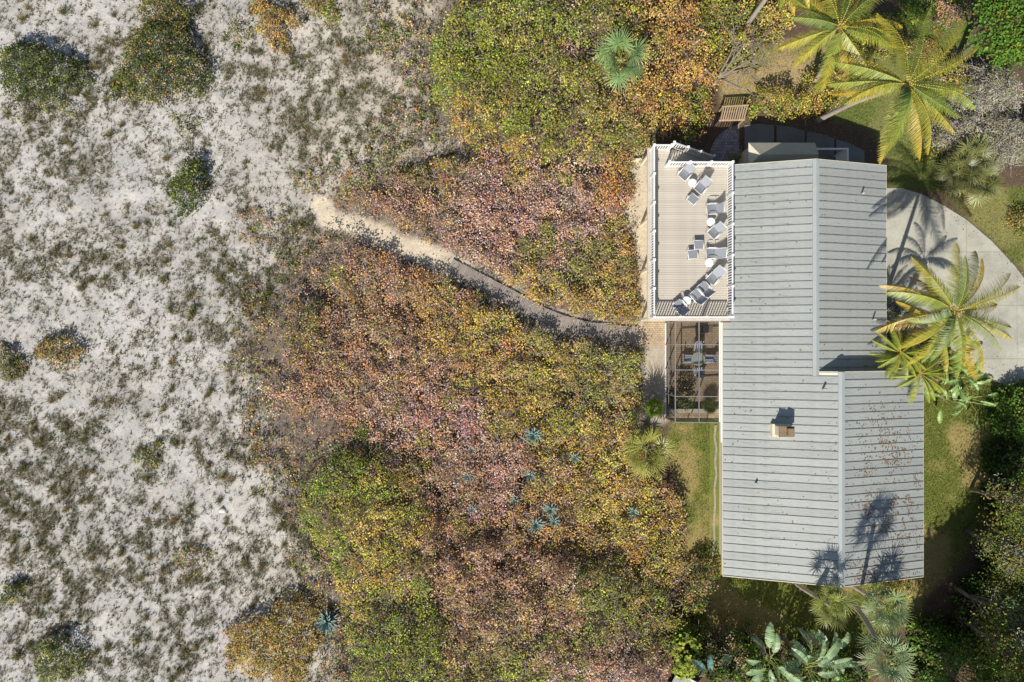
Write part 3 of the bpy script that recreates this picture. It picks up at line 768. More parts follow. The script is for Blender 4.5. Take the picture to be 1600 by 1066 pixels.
for x0, x1 in ((CX0, cmid), (cmid, CX1)):
    world_child('screen', MB().add([(x0 + .03, CY0, .1), (x1 - .03, CY0, .1), (x1 - .03, CY0, zt(x1) - .05), (x0 + .03, CY0, zt(x0) - .05)], [(0, 1, 2, 3)]).mesh('screen', M_SCREEN), cage)
tag(link('patio_floor', MB().slab([(CX0 - .04, CY0 - .03), (13.94, CY0 - .03), (13.94, 1.3), (CX0 - .04, 1.3)], -.05, .052).mesh('patio_floor', M_PAVER)), 'tan paved floor inside the screened patio', 'floor', kind='structure')
tag(link('planter_wall', MB().box(CX0 + .1, 13.9, CY0 + .35, CY0 + .62, 0.05, .5).mesh('planter_wall', M_BEIGE)), 'low cream planter wall along the end of the screened patio', 'wall')
tp = P(1091, 561, .75); tx, ty = tp[0], tp[1]
t_ = empty('patio_table', (tx, ty, 0.052), 'round glass patio table ringed by four striped chairs', 'table')
link('glass_top', MB().cyl((0, 0, .7), (0, 0, .712), .42, .42, 28).mesh('glass_top', M_GLASS), t_)
link('rim', MB().tube([(.43 * math.cos(a), .43 * math.sin(a), .706) for a in np.linspace(0, 2 * math.pi, 25)], [.014] * 25, 6).mesh('rim', M_WHITE, True), t_)
for k in range(4):
    a = math.pi / 4 + k * math.pi / 2
    link('leg', MB().tube([(.3 * math.cos(a), .3 * math.sin(a), .7), (.1 * math.cos(a), .1 * math.sin(a), .35), (.3 * math.cos(a), .3 * math.sin(a), 0)], [.014] * 3, 6).mesh('leg', M_WHITE, True), t_)
pc = None
for k, (px, py) in enumerate(((1091, 543), (1075, 561), (1092, 581), (1108, 561))):
    q = P(px, py, .5)
    if pc is None:
        pc = o = empty('patio_chair', (0, 0, 0))
        link('cushion', MB().box(-.25, .25, -.27, .25, .4, .47).mesh('cushion', M_STRIPE), o)
        link('backrest', MB().hexa([(-.25, .24, .42), (.25, .24, .42), (.25, .31, .42), (-.25, .31, .42)], [(-.25, .38, .9), (.25, .38, .9), (.25, .44, .9), (-.25, .44, .9)]).mesh('backrest', M_STRIPE), o)
        for s_ in (-1, 1):
            link('armrest', MB().tube([(s_ * .29, -.27, 0), (s_ * .29, -.25, .6), (s_ * .29, .3, .62), (s_ * .27, .42, .9)], [.016] * 4, 6).mesh('armrest', M_WHITE, True), o)
            link('leg', MB().tube([(s_ * .29, .1, .61), (s_ * .29, .36, 0)], [.016] * 2, 6).mesh('leg', M_WHITE, True), o)
        link('seat_frame', MB().box(-.28, .28, -.28, .27, .37, .398).mesh('seat_frame', M_WHITE), o)
    else: o = copy_tree(pc)
    o.location = (q[0], q[1], .052); o.rotation_euler = (0, 0, math.atan2(ty - q[1], tx - q[0]) + math.pi / 2)
    tag(o, 'white patio chair with blue striped cushion ' + ['beside the grill', 'on the outer screen side of the table', 'on the planter side of the table', 'on the house wall side of the table'][k], 'chair', 'striped chairs around the patio table')
gp = P(1099, 514, .9)
g = empty('grill', (gp[0], gp[1], .052), 'dark barbecue grill against the house end of the screened patio', 'grill')
link('cabinet', MB().box(-.32, .32, -.25, .25, .08, .8).mesh('cabinet', M_DARK), g)
link('lid', MB().hexa([(-.33, -.26, .805), (.33, -.26, .805), (.33, .26, .805), (-.33, .26, .805)], [(-.31, -.16, 1.02), (.31, -.16, 1.02), (.31, .18, 1.08), (-.31, .18, 1.08)]).mesh('lid', M_DARK), g)
link('side_shelf', MB().box(.335, .62, -.22, .22, .76, .8).mesh('side_shelf', M_FRAME), g)
link('handle', MB().tube([(-.22, -.3, .93), (.22, -.3, .93)], [.015] * 2, 6).mesh('handle', M_FRAME, True), g)

# ------------------------------------------------------------------ shed, white frame, arbor, low curb, neighbouring roof, stone
sh = empty('garden_shed', (17.2, 11.9, 0), 'small beige hip roofed lean-to shed against the gable end', 'shed')
s0, s1 = 15.1, 19.35
world_child('wall', MB().box(s0 + .15, s1 - .12, 11.15, 12.5, -.05, 2.38).mesh('wall', M_WALL), sh)
rv = [(s0, 12.66, 2.42), (s1, 12.66, 2.42), (s1, 11.78, 2.92), (s0 + .55, 11.78, 2.92), (s0, 11.1, 2.42), (s1, 11.1, 2.5)]
def sheet(pts, nm, m, par, t=.04):
    n = len(pts); b = MB().add(pts + [(x, y, z - t) for x, y, z in pts], [tuple(range(n)), tuple(range(n, 2 * n))[::-1]] + [(i, n + i, n + (i + 1) % n, (i + 1) % n) for i in range(n)])
    return world_child(nm, b.mesh(nm, m), par)
sheet([rv[0], rv[3], rv[2], rv[1]], 'roof_sheet', M_SHED, sh); sheet([rv[0], rv[4], rv[3]], 'roof_sheet', M_BEIGE, sh); sheet([rv[3], rv[4], rv[5], rv[2]], 'roof_sheet', M_SHED, sh)
fe = empty('equipment_frame', (20.8, 11.8, 0), 'white open frame enclosure beside the shed and gable', 'frame')
fx0, fx1, fy0, fy1 = 19.75, 21.75, 11.35, 12.45
for x in (fx0, fx1):
    for y in (fy0, fy1): world_child('post', MB().box(x - .05, x + .05, y - .05, y + .05, -.05, 1.7).mesh('post', M_WHITE), fe)
for y in (fy0, fy1): world_child('rail', MB().box(fx0 - .05, fx1 + .05, y - .05, y + .05, 1.702, 1.8).mesh('rail', M_WHITE), fe)
for x in (fx0, fx1): world_child('rail', MB().box(x - .05, x + .05, fy0 + .052, fy1 - .052, 1.702, 1.8).mesh('rail', M_WHITE), fe)
for k in range(7): world_child('slat', MB().box(fx1 - .02, fx1 + .02, fy0 + .06, fy1 - .06, .15 + k * .21, .29 + k * .21).mesh('slat', M_WHITE), fe)
ar = empty('garden_arbor', (15.5, 15.6, 0), 'small slatted wooden arbor beside the clipped hedge', 'arbor')
az = 1.1
c4 = [P(1131, 166, az), P(1168, 164, az), P(1162, 187, az), P(1126, 188, az)]
for k in range(11):
    t = k / 10
    a = c4[0] * (1 - t) + c4[1] * t; b = c4[3] * (1 - t) + c4[2] * t
    world_child('slat', MB().bar(a, b, 0.075, 0.05).mesh('slat', M_ARBOR), ar)
for a, b in ((c4[0], c4[1]), (c4[3], c4[2])):
    a = a - np.array([.1, 0, .08]); b = b + np.array([.1, 0, -.08]); world_child('beam', MB().bar(a, b, 0.08, 0.1).mesh('beam', M_ARBOR), ar)
for q in c4: world_child('post', MB().box(q[0] - .045, q[0] + .045, q[1] - .045, q[1] + .045, -.05, az - .132).mesh('post', M_ARBOR), ar)
cb = MB(); cpnts = [P(x, y) for x, y in ((986, 252), (1003, 250), (1012, 238), (1018, 222), (1024, 205), (1032, 195))]
for a, b in zip(cpnts[:-1], cpnts[1:]): cb.bar((a[0], a[1], .12), (b[0], b[1], .12), .14, .34)
tag(link('garden_curb', cb.mesh('garden_curb', M_BEIGE)), 'low pale curb curving out from the deck corner', 'curb')
nr = empty('plank_platform', (*P(1052, 1075)[:2], 0), 'corner of a grey plank platform with white edging among the bushes', 'platform', rz=R(-28))
for k in range(9): link('plank', MB().box(-.5 + k * .21, -.5 + k * .21 + .2, -2.2, 1.15, .5, .54).mesh('plank', M_NEIGH), nr)
link('edging', MB().box(-.55, 1.45, 1.16, 1.25, .3, .57).mesh('edging', M_WHITE), nr)
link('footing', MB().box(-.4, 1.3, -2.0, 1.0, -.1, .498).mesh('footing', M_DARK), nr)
q = P(349, 797)
rs = np.random.RandomState(4)
sb = MB(); ring = []
for j, (rr, zz) in enumerate(((.16, -.03), (.19, .06), (.1, .13))):
    for k in range(8):
        a = k * math.pi / 4; r_ = rr * rs.uniform(.8, 1.2); sb.v.append((r_ * math.cos(a) * 1.3, r_ * math.sin(a), zz))
for j in range(2):
    for k in range(8): sb.f.append((j * 8 + k, j * 8 + (k + 1) % 8, j * 8 + 8 + (k + 1) % 8, j * 8 + 8 + k))
sb.f.append(tuple(16 + k for k in range(8)))
tag(link('stone', sb.mesh('stone', M_STONE, True), None, (q[0], q[1], float(gz(q[0], q[1])))), 'lone whitish stone lying on the dune sand', 'stone')

# ------------------------------------------------------------------ foliage colours
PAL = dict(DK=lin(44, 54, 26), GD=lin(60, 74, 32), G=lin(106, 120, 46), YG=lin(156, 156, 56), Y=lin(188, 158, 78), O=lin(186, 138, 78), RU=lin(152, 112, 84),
           PK=lin(190, 154, 148), BR=lin(140, 114, 98), GY=lin(172, 160, 162), SV=lin(148, 150, 130), BG=lin(96, 142, 52), OL=lin(140, 136, 76))
MIX = dict(
    olive=dict(G=.33, YG=.28, OL=.16, BR=.09, O=.05, GD=.09), gold=dict(YG=.34, Y=.28, O=.18, BR=.12, G=.08), orange=dict(O=.36, Y=.24, RU=.18, YG=.12, BR=.1),
    pink=dict(PK=.34, RU=.14, O=.2, BR=.14, GY=.1, Y=.08), brown=dict(BR=.24, RU=.12, O=.2, PK=.2, G=.1, Y=.14), green=dict(G=.42, YG=.4, GD=.1, BG=.08),
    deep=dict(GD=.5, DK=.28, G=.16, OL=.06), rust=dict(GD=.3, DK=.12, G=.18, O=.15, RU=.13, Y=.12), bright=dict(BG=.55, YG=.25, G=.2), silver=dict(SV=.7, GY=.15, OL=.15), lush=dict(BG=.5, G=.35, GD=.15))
MIXN = list(MIX); PALN = list(PAL); PALC = np.array([PAL[k] for k in PALN])
MIXM = np.array([[MIX[m].get(p, 0) for p in PALN] for m in MIXN]); MIXM = MIXM / MIXM.sum(1, keepdims=True)
# regions of the sea grape by the colour its leaves have turned: mix, photo x, y, radii, weight
REG = [('olive', 800, 60, 110, 80, 1.3), ('green', 730, 110, 60, 70, 1.2), ('green', 820, 150, 70, 50, .8), ('gold', 710, 190, 40, 60, 1.2), ('gold', 800, 235, 80, 22, 1.2), ('olive', 880, 150, 120, 80, 1), ('brown', 900, 100, 70, 50, .5), ('orange', 1060, 60, 60, 90, 1.3), ('orange', 1040, 160, 60, 50, .9),
       ('green', 1130, 30, 50, 60, 1.2), ('gold', 1200, 40, 60, 50, 1.0), ('green', 1100, 160, 25, 40, 1.2), ('brown', 1160, 60, 40, 30, .5),
       ('pink', 800, 310, 90, 50, 1.6), ('pink', 870, 340, 60, 60, 1.2), ('rust', 690, 280, 60, 30, .7), ('orange', 960, 300, 40, 40, .9), ('gold', 790, 265, 40, 15, 1), ('brown', 640, 330, 70, 30, 1.2), ('pink', 760, 390, 60, 30, .7), ('gold', 950, 440, 60, 60, 1.1), ('olive', 900, 400, 60, 50, .9), ('orange', 860, 440, 50, 30, .5),
       ('brown', 520, 450, 80, 70, 1.2), ('rust', 480, 520, 60, 60, .8), ('brown', 600, 560, 80, 80, 1.0), ('orange', 640, 480, 60, 50, .7), ('gold', 730, 520, 60, 40, 1.0), ('gold', 860, 590, 90, 60, 1.1), ('olive', 950, 600, 60, 60, 1.0), ('pink', 640, 620, 70, 50, 1.2), ('pink', 700, 690, 90, 50, 1.3), ('brown', 480, 650, 60, 60, 1.2), ('orange', 770, 570, 50, 40, .8),
       ('pink', 760, 740, 80, 50, .9), ('gold', 900, 690, 70, 60, 1.1), ('orange', 860, 780, 60, 50, .9), ('gold', 980, 760, 70, 70, 1.2), ('gold', 1010, 850, 60, 50, 1.4), ('orange', 1000, 690, 40, 40, .8), ('brown', 700, 760, 60, 40, 1.0),
       ('green', 560, 800, 75, 75, 1.5), ('gold', 590, 830, 70, 70, 1.7), ('green', 640, 960, 55, 65, 1.4), ('green', 600, 1040, 60, 40, 1.0), ('pink', 500, 850, 30, 40, .5), ('brown', 690, 900, 50, 50, .9),
       ('brown', 780, 940, 90, 60, 1.2), ('olive', 800, 1030, 70, 50, .9), ('pink', 860, 1000, 60, 50, .9), ('olive', 960, 960, 80, 50, 1.0), ('pink', 980, 1030, 60, 40, 1.1), ('olive', 1040, 1000, 40, 40, .7)]
def region_mix(x, y, z, rs):
    """index of the colour mix for leaf clusters at world x, y"""
    px = 800 + x * F / (CAM_H - z); py = 533 - y * F / (CAM_H - z)
    px = px + 45 * (fbm(x, y, 2.0, 61) - 0.5) * 2; py = py + 45 * (fbm(x, y, 2.0, 62) - 0.5) * 2
    Wt = np.full((len(x), len(MIXN)), 1e-4); Wt[:, MIXN.index('brown')] += 0.05; Wt[:, MIXN.index('olive')] += 0.04
    for m, cx_, cy_, rx, ry, wt in REG:
        Wt[:, MIXN.index(m)] += wt * (.78 if m == 'pink' else 1) * np.exp(-((px - cx_) / rx) ** 2 - ((py - cy_) / ry) ** 2)
    return pick(Wt ** 1.8, rs)
def pick(Wt, rs):
    c_ = np.cumsum(Wt, 1); u = rs.rand(len(Wt), 1) * c_[:, -1:]
    return np.minimum((u > c_).sum(1), Wt.shape[1] - 1)
def shades(base, rs, amt=0.22):
    k = np.exp(rs.normal(0, amt, (len(base), 1))); h = 1 + rs.normal(0, 0.045, (len(base), 3))
    return np.clip(base * k * h, 0.003, 0.85)

def grow(poly, height, rs, per_m2=26, per_cluster=6, size=(.065, .125), mixer=None, ramp_m=0.9, spread_r=0.16, deep=0.6, ragged=0.7, hum=0.35, shape=LEAF, gaps=0.36, up=1.25, crowns=0.0, fade=None):
    """leaf clusters through the upper part of a canopy standing on poly; returns verts, quads, colours and the cluster points"""
    lo = poly.min(0) - .6; hi = poly.max(0) + .6; area = np.prod(hi - lo); n = int(area * per_m2)
    x = rs.uniform(lo[0], hi[0], n); y = rs.uniform(lo[1], hi[1], n)
    sd = sdist(x, y, poly) + ragged * 2 * (fbm(x, y, 0.9, rs.randint(99)) - 0.5)
    gap = .65 * fbm(x, y, 1.1, rs.randint(99), 3) + .35 * fbm(x, y, 3.0, rs.randint(99), 3)
    keep = (sd > 0) & ((gap > gaps) | (rs.rand(n) < 0.3))
    if fade is not None: keep &= rs.rand(n) < fade(x, y, sd)
    x, y, sd = x[keep], y[keep], sd[keep]; n = len(x)
    own = None
    if crowns:
        nc = max(3, int(area * crowns)); kx = rs.uniform(lo[0], hi[0], nc); ky = rs.uniform(lo[1], hi[1], nc)
        d1 = np.empty(n); own = np.empty(n, int); d2 = np.empty(n)
        for a in range(0, n, 4000):
            dd = (x[a:a + 4000, None] - kx) ** 2 + (y[a:a + 4000, None] - ky) ** 2
            pp = np.partition(dd, 1, 1); own[a:a + 4000] = dd.argmin(1); d1[a:a + 4000] = np.sqrt(pp[:, 0]); d2[a:a + 4000] = np.sqrt(pp[:, 1])
        rim = sstep(0.0, 0.34, d2 - d1 + .25 * (fbm(x, y, .5, 5, 2) - .5))
        kp = rs.rand(n) < .25 + .75 * rim
        x, y, sd, own, d1, rim = x[kp], y[kp], sd[kp], own[kp], d1[kp], rim[kp]; n = len(x)
    H = height(x, y) * (0.35 + 0.65 * np.sqrt(np.clip(sd / ramp_m, 0, 1))) + hum * (fbm(x, y, 0.75, rs.randint(99), 2) - 0.5) * 2 * np.clip(sd / ramp_m, 0.2, 1)
    if own is not None:
        lift_c = rs.normal(0, .16, nc); H = np.maximum(H + (lift_c[own] - .22 * d1 ** 2 - .25 * (1 - rim)) * np.clip(sd / ramp_m, .15, 1), .12)
    z = H * (1 - deep * rs.rand(n) ** 2.2)
    mix = mixer(x, y, z, rs)
    if own is not None:
        cm = mixer(kx, ky, np.full(nc, 1.0), rs); mix = np.where(rs.rand(n) < .6, cm[own], mix)
    pal = pick(MIXM[mix], rs); base = shades(.62 * PALC[pal] + .38 * (MIXM @ PALC)[mix], rs, 0.24) * (1.1 if crowns else 1.0)
    if own is not None: base = np.clip(base * np.exp(rs.normal(0, .13, nc))[own][:, None] * (1 + rs.normal(0, .05, (nc, 3)))[own], .004, .85)
    cen = np.stack([x, y, np.maximum(z, 0.06)], 1)
    Lp = np.repeat(cen, per_cluster, 0); m = len(Lp)
    Lp = Lp + rs.normal(0, 1, (m, 3)) * np.array([spread_r, spread_r, spread_r * 0.6]); Lp[:, 2] = np.maximum(Lp[:, 2], 0.04)
    Nn = rs.normal(0, 0.5, (m, 3)) + np.array([-0.12, -0.32, up])
    sz = rs.uniform(size[0], size[1], m)
    V, Fq = leaves(Lp, Nn, sz, rs, shape)
    C = np.repeat(shades(np.repeat(base, per_cluster, 0), rs, 0.24), 6, 0)
    return V, Fq, C, cen
TWIGC = np.array([lin(176, 162, 160), lin(150, 134, 130), lin(190, 178, 176), lin(122, 106, 102)])
def twigs(cen, rs, frac=0.5, length=(.25, .75), rad=.014):
    k = rs.rand(len(cen)) < frac; B = cen[k] + rs.normal(0, .12, (k.sum(), 3)); n = len(B)
    B[:, 2] += .05
    D = rs.normal(0, 1, (n, 3)) * np.array([1, 1, .25]) + np.array([0, 0, -.45]); A = B + unit(D) * rs.uniform(*length, (n, 1)); A[:, 2] = np.maximum(A[:, 2], .02)
    V, Fq = sticks(A, B, rs.uniform(.7, 1.4, n) * rad, rs.uniform(.35, .7, n) * rad, rs)
    return V, Fq, np.repeat(shades(TWIGC[rs.randint(0, 4, n)], rs, .15), 6, 0)
def mixer_of(name_w):
    ks = list(name_w); idx = np.array([MIXN.index(k) for k in ks]); pw = np.array([name_w[k] for k in ks], float); pw /= pw.sum()
    return lambda x, y, z, rs: idx[rs.choice(len(ks), len(x), p=pw)]

# ------------------------------------------------------------------ the sea grape thicket, mass by mass
def blob_height(base, blobs, z=1.2):
    bl = [(P(cx_, cy_, z), r_ * (CAM_H - z) / F, a) for cx_, cy_, r_, a in blobs]
    def h(x, y):
        v = base + 0.9 * base * (fbm(x, y, 3.2, 71, 3) - 0.5)
        for c_, r_, a in bl: v = v + a * np.exp(-((x - c_[0]) ** 2 + (y - c_[1]) ** 2) / r_ ** 2)
        return np.maximum(v, .35)
    return h
TH = [
    ('upper', blob_height(2.7, [(800, 120, 120, .7), (980, 130, 90, .4)], 2.2), 24, 0.3, 1.0, 0.22, 'tall olive and gold sea grape mass above the pink thicket'),
    ('corner', blob_height(1.9, [], 1.8), 24, 0.35, 1.0, 0.3, 'yellow green sea grape hedge running to the bare tree'),
    ('middle', blob_height(0.95, [(700, 270, 60, .3)], 0.9), 27, 0.8, 0.5, 0.33, 'pink and russet sea grape thicket between boardwalk and tall mass'),
    ('main', blob_height(1.35, [(520, 440, 90, -.25), (450, 620, 90, -.3), (980, 600, 60, .3), (1000, 800, 90, .25)], 1.0), 26, 0.8, 0.4, 0.31, 'broad golden brown sea grape thicket beside the boardwalk'),
    ('green', blob_height(2.2, [(590, 800, 80, .5)], 2.0), 25, 0.4, 0.9, 0.33, 'yellow green sea grape mound edging the dune'),
    ('lower', blob_height(2.5, [(900, 960, 120, .5)], 2.4), 25, 0.65, 0.7, 0.35, 'brown and olive twiggy sea grape mound beyond the golden thicket'),
]
for i, (k, hf, dens, tw, rampm, gp_, lab) in enumerate(TH):
    tw = min(1.0, tw * 1.25)
    rs = np.random.RandomState(100 + i)
    zc = {'upper': 2.2, 'corner': 1.8, 'green': 1.9, 'lower': 2.3}.get(k, 1.0)
    poly = poly_world(THICKETS[k], zc)
    def fade(x, y, sd):
        px_, py_ = PX(x, y, zc); wl = np.clip((640 - px_) / 140, 0, 1) * (1.0 if k in ('main', 'middle') else .5 if k == 'green' else 0)
        return 1 - .93 * wl * (1 - sstep(0.2, 3.6, sd + 2.4 * (fbm(x, y, 1.8, 66) - .5) * 2))
    V, Fq, C, cen = grow(poly, hf, rs, dens * 1.75, 7, mixer=region_mix, ramp_m=rampm, gaps=gp_, crowns=.75, fade=fade, hum=.22)
    o = tag(link('sea_grape_thicket', np_mesh('sea_grape_thicket', V, [Fq], M_LEAF, C)), lab, 'thicket', kind='stuff')
    Vt, Ft, Ct = twigs(cen, rs, tw)
    b = link('bare_twigs', np_mesh('bare_twigs', Vt, [Ft], M_TWIG, Ct), o); b['kind'] = 'stuff'

# thin scrub where the thicket breaks up over the sand
FRINGE = [([(365, 330), (470, 340), (500, 380), (450, 440), (420, 500), (420, 640), (450, 720), (470, 760), (430, 780), (395, 700), (380, 620), (350, 560), (380, 480), (420, 420)], dict(brown=.4, olive=.35, rust=.15, green=.1), 'thin brown scrub between dune grass and the broad thicket'),
          ([(570, -40), (690, -40), (690, 60), (672, 120), (690, 210), (740, 250), (650, 262), (560, 285), (490, 300), (500, 255), (590, 200), (620, 120), (560, 60)], dict(brown=.45, olive=.3, bright=.1, silver=.15), 'thin grey scrub on sand before the tall sea grape mass'),
          ([(440, 760), (480, 800), (500, 860), (530, 900), (560, 980), (570, 1100), (500, 1100), (500, 930), (440, 850)], dict(brown=.5, olive=.3, green=.2), 'thin scrub along the foot of the yellow green mound')]
for i, (pp, mw, lab) in enumerate(FRINGE):
    rs = np.random.RandomState(150 + i)
    V, Fq, C, cen = grow(poly_world(pp, .3), blob_height(.45, []), rs, 9 if i == 1 else 19, 6, (.06, .13), mixer_of(mw), ramp_m=1.5, ragged=1.6, gaps=.49, hum=.15, spread_r=.13)
    g_ = gz(V[:, 0], V[:, 1]); V[:, 2] += g_
    o = tag(link('sparse_scrub', np_mesh('sparse_scrub', V, [Fq], M_LEAF, C)), lab, 'scrub', kind='stuff')
    cen[:, 2] += gz(cen[:, 0], cen[:, 1])
    Vt, Ft, Ct = twigs(np.repeat(cen, 3, 0), rs, .8, (.15, .45), .011)
    link('bare_twigs', np_mesh('bare_twigs', Vt, [Ft], M_TWIG, Ct), o)['kind'] = 'stuff'

# ------------------------------------------------------------------ single shrubs
def ellipse_poly(c, rx, ry, rs, n=22, rough=.28, rot=0):
    a = np.linspace(0, 2 * np.pi, n, endpoint=False); ph = rs.uniform(0, 6, 4)
    r = 1 + rough * (np.sin(2 * a + ph[0]) * .5 + np.sin(3 * a + ph[1]) * .5 + .4 * np.sin(5 * a + ph[2]))
    x = rx * r * np.cos(a); y = ry * r * np.sin(a)
    return np.stack([c[0] + x * math.cos(rot) - y * math.sin(rot), c[1] + x * math.sin(rot) + y * math.cos(rot)], 1)
def shrub(name, px, py, rx, ry, h, mixw, label, cat='shrub', seed=0, dens=44, size=(.06, .115), group=None, shape=LEAF, per=7, gaps=.3, twig=.12, hum=.42, spread_r=.13, deep=.9):
    rs = np.random.RandomState(1000 + seed); k = (CAM_H - h * .6) / F
    c_ = P(px, py, h * .6); base = float(gz(c_[0], c_[1]))
    poly = ellipse_poly((0, 0), rx * k, ry * k, rs)
    dome = lambda x, y: h * np.sqrt(np.clip(1.08 - (x / (rx * k * 1.25)) ** 2 - (y / (ry * k * 1.25)) ** 2, .15, 1))
    V, Fq, C, cen = grow(poly, dome, rs, dens, per, size, mixer_of(mixw), ramp_m=min(rx, ry) * k * .5, gaps=gaps, hum=hum, shape=shape, spread_r=spread_r, deep=deep)
    e = empty(name, (c_[0], c_[1], base), label, cat, group)
    link('foliage', np_mesh('foliage', V, [Fq], M_LEAF, C), e)
    stems = MB()
    for j in range(6):
        a = j * 1.05 + rs.uniform(0, .6); r_ = rs.uniform(.3, .65)
        stems.tube([(0.05 * math.cos(a), .05 * math.sin(a), -.05), (rx * k * r_ * .5 * math.cos(a), ry * k * r_ * .5 * math.sin(a), h * .4), (rx * k * r_ * math.cos(a), ry * k * r_ * math.sin(a), h * .75)], [.03, .022, .01], 5)
    link('stem', stems.mesh('stem', M_BARK, True), e)
    if twig:
        Vt, Ft, Ct = twigs(cen, rs, twig); link('twigs', np_mesh('twigs', Vt, [Ft], M_TWIG, Ct), e)['kind'] = 'stuff'
    return e
DG = 'shrubs scattered over the dune'
shrub('dune_shrub', 52, 108, 58, 52, 1.8, dict(deep=.95, green=.05), 'dark green dune shrub with a thin grey skirt beside it', seed=1, group=DG)
shrub('dune_shrub', 243, 95, 72, 72, 2.0, dict(deep=.75, rust=.25), 'largest dark dune shrub, green flecked with rust, on open sand', seed=2, group=DG)
shrub('dune_shrub', 255, 16, 46, 28, 1.6, dict(deep=.5, rust=.5), 'rust flecked dune shrub touching the largest dark shrub', seed=3, group=DG)
shrub('dune_shrub', 292, 290, 30, 46, 1.5, dict(deep=.85, green=.15), 'upright oval dark green dune shrub standing alone on sand', seed=4, group=DG)
shrub('dune_shrub', 432, 34, 40, 30, .9, dict(orange=.6, rust=.3, olive=.1), 'orange leaved dune shrub with pale green edge', seed=5, group=DG)
shrub('dune_shrub', 372, 45, 20, 24, .6, dict(olive=.7, silver=.3), 'pale green low shrub beside the orange dune shrub', seed=6, group=DG, dens=20)
shrub('dune_shrub', 497, 8, 34, 16, .8, dict(olive=.6, rust=.4), 'olive dune shrub on sand beyond the orange shrub', seed=7, group=DG)
shrub('dune_shrub', 88, 548, 34, 24, .8, dict(rust=.7, orange=.2, deep=.1), 'small orange and green dune shrub alone on white sand', seed=8, group=DG)
shrub('dune_shrub', 13, 566, 17, 24, .7, dict(deep=.6, rust=.4), 'narrow dark shrub beside the small orange and green one', seed=9, group=DG)
shrub('dune_shrub', 16, 926, 18, 19, .8, dict(deep=.7, olive=.3), 'little dark green dune shrub alone on bare sand', seed=10, group=DG)
shrub('dune_shrub', 86, 1036, 38, 34, 1.5, dict(green=.4, deep=.6), 'round yellow green dune shrub alone on white sand', seed=11, group=DG)
shrub('dune_shrub', 428, 1008, 74, 66, 1.6, dict(orange=.25, gold=.4, rust=.35), 'large golden orange dune shrub beside the big agave', seed=12, group=DG)
shrub('dune_shrub', 292, 198, 24, 20, .5, dict(olive=.5, silver=.5), 'thin grey green shrub below the largest dark shrub', seed=13, group=DG, dens=14)
shrub('dune_shrub', 60, 168, 50, 22, .5, dict(olive=.4, silver=.3, deep=.3), 'thin grey skirt of shrub beside the dark green dune shrub', seed=14, group=DG, dens=11, twig=.6)
shrub('dune_shrub', 600, 60, 34, 24, .5, dict(olive=.5, bright=.2, brown=.3), 'sparse grey twiggy shrub in front of the tall sea grape mass', seed=15, group=DG, dens=10, twig=1)
shrub('dune_shrub', 560, 290, 46, 26, .5, dict(brown=.5, olive=.4, bright=.1), 'sparse twiggy shrub where the sand path begins', seed=16, group=DG, dens=12, twig=1)
shrub('dune_shrub', 480, 280, 30, 20, .45, dict(olive=.7, brown=.3), 'low olive shrub on sand beside the start of the path', seed=17, group=DG, dens=12, twig=.8)
shrub('dune_shrub', 225, 715, 24, 26, .55, dict(olive=.7, deep=.3), 'soft olive shrub clump amid dune grass', seed=18, group=DG, dens=16)
shrub('dune_shrub', 300, 880, 24, 26, .5, dict(olive=.6, brown=.4), 'thin brown olive shrub on white sand', seed=19, group=DG, dens=14, twig=.7)
shrub('dune_shrub', 570, 1010, 34, 44, .8, dict(brown=.6, silver=.4), 'grey brushy shrub between the golden shrub and yellow green mound', seed=20, group=DG, dens=10, twig=1.5)
# garden shrubs round the house
shrub('garden_shrub', 1222, 158, 46, 26, 1.9, dict(gold=.6, green=.4), 'yellow green sea grape shrub beside the slatted arbor', seed=30)
shrub('garden_shrub', 1288, 138, 44, 32, 1.7, dict(gold=.5, orange=.2, green=.3), 'golden sea grape shrub around the coconut palm trunks', seed=31)
shrub('clipped_hedge', 1175, 172, 7, 20, 1.5, dict(bright=1), 'narrow clipped bright green hedge against the arbor', 'hedge', seed=32, dens=70, size=(.05, .09), twig=0, hum=.05, gaps=0, spread_r=.06)
shrub('garden_shrub', 1488, 122, 32, 32, 2.0, dict(olive=.5, brown=.35, green=.15), 'round dusky olive shrub beside the silver shrubs', seed=33, dens=40, size=(.07, .12))
for j, (a, b, c_, d, hh, lab) in enumerate(((1548, 145, 58, 44, 2.6, 'tall silver grey shrub next to the bright green tree'), (1502, 205, 46, 32, 2.0, 'silver grey shrub above the big fan palm clump'), (1578, 215, 52, 44, 2.2, 'wide silver grey shrub with olive flecks'))):
    shrub('silver_shrub', a, b, c_, d, hh, dict(silver=.85, olive=.15), lab, seed=40 + j, dens=64, size=(.09, .15), shape=LEAF_LONG, group='silver shrubs by the lawn', twig=1.0, per=8)
shrub('garden_shrub', 1403, 484, 22, 15, 1.2, dict(deep=.6, silver=.4), 'dark mottled shrub under the coconut palm at the driveway', seed=44, size=(.06, .1))
shrub('clipped_hedge', 1594, 652, 38, 46, 1.9, dict(lush=.7, deep=.3), 'dense glossy green hedge at the driveway corner', 'hedge', seed=45, dens=60, size=(.08, .14), twig=0, gaps=.1)
shrub('garden_shrub', 1600, 345, 26, 20, 1.0, dict(rust=.5, olive=.5), 'rusty olive shrub on the driveway verge', seed=46)
shrub('garden_shrub', 1072, 1018, 34, 42, 2.3, dict(green=.8, bright=.2), 'pale green large leaved shrub beside the plank platform', seed=47, size=(.16, .26))
shrub('garden_shrub', 1132, 1012, 42, 30, 3.9, dict(deep=.7, brown=.3), 'dark shaded shrub between pale shrub and paddle leaved plants', seed=48)
shrub('garden_shrub', 1166, 1006, 20, 18, 3.0, dict(bright=.6, lush=.4), 'small vivid green shrub beside the paddle leaved plants', seed=49, size=(.07, .12))
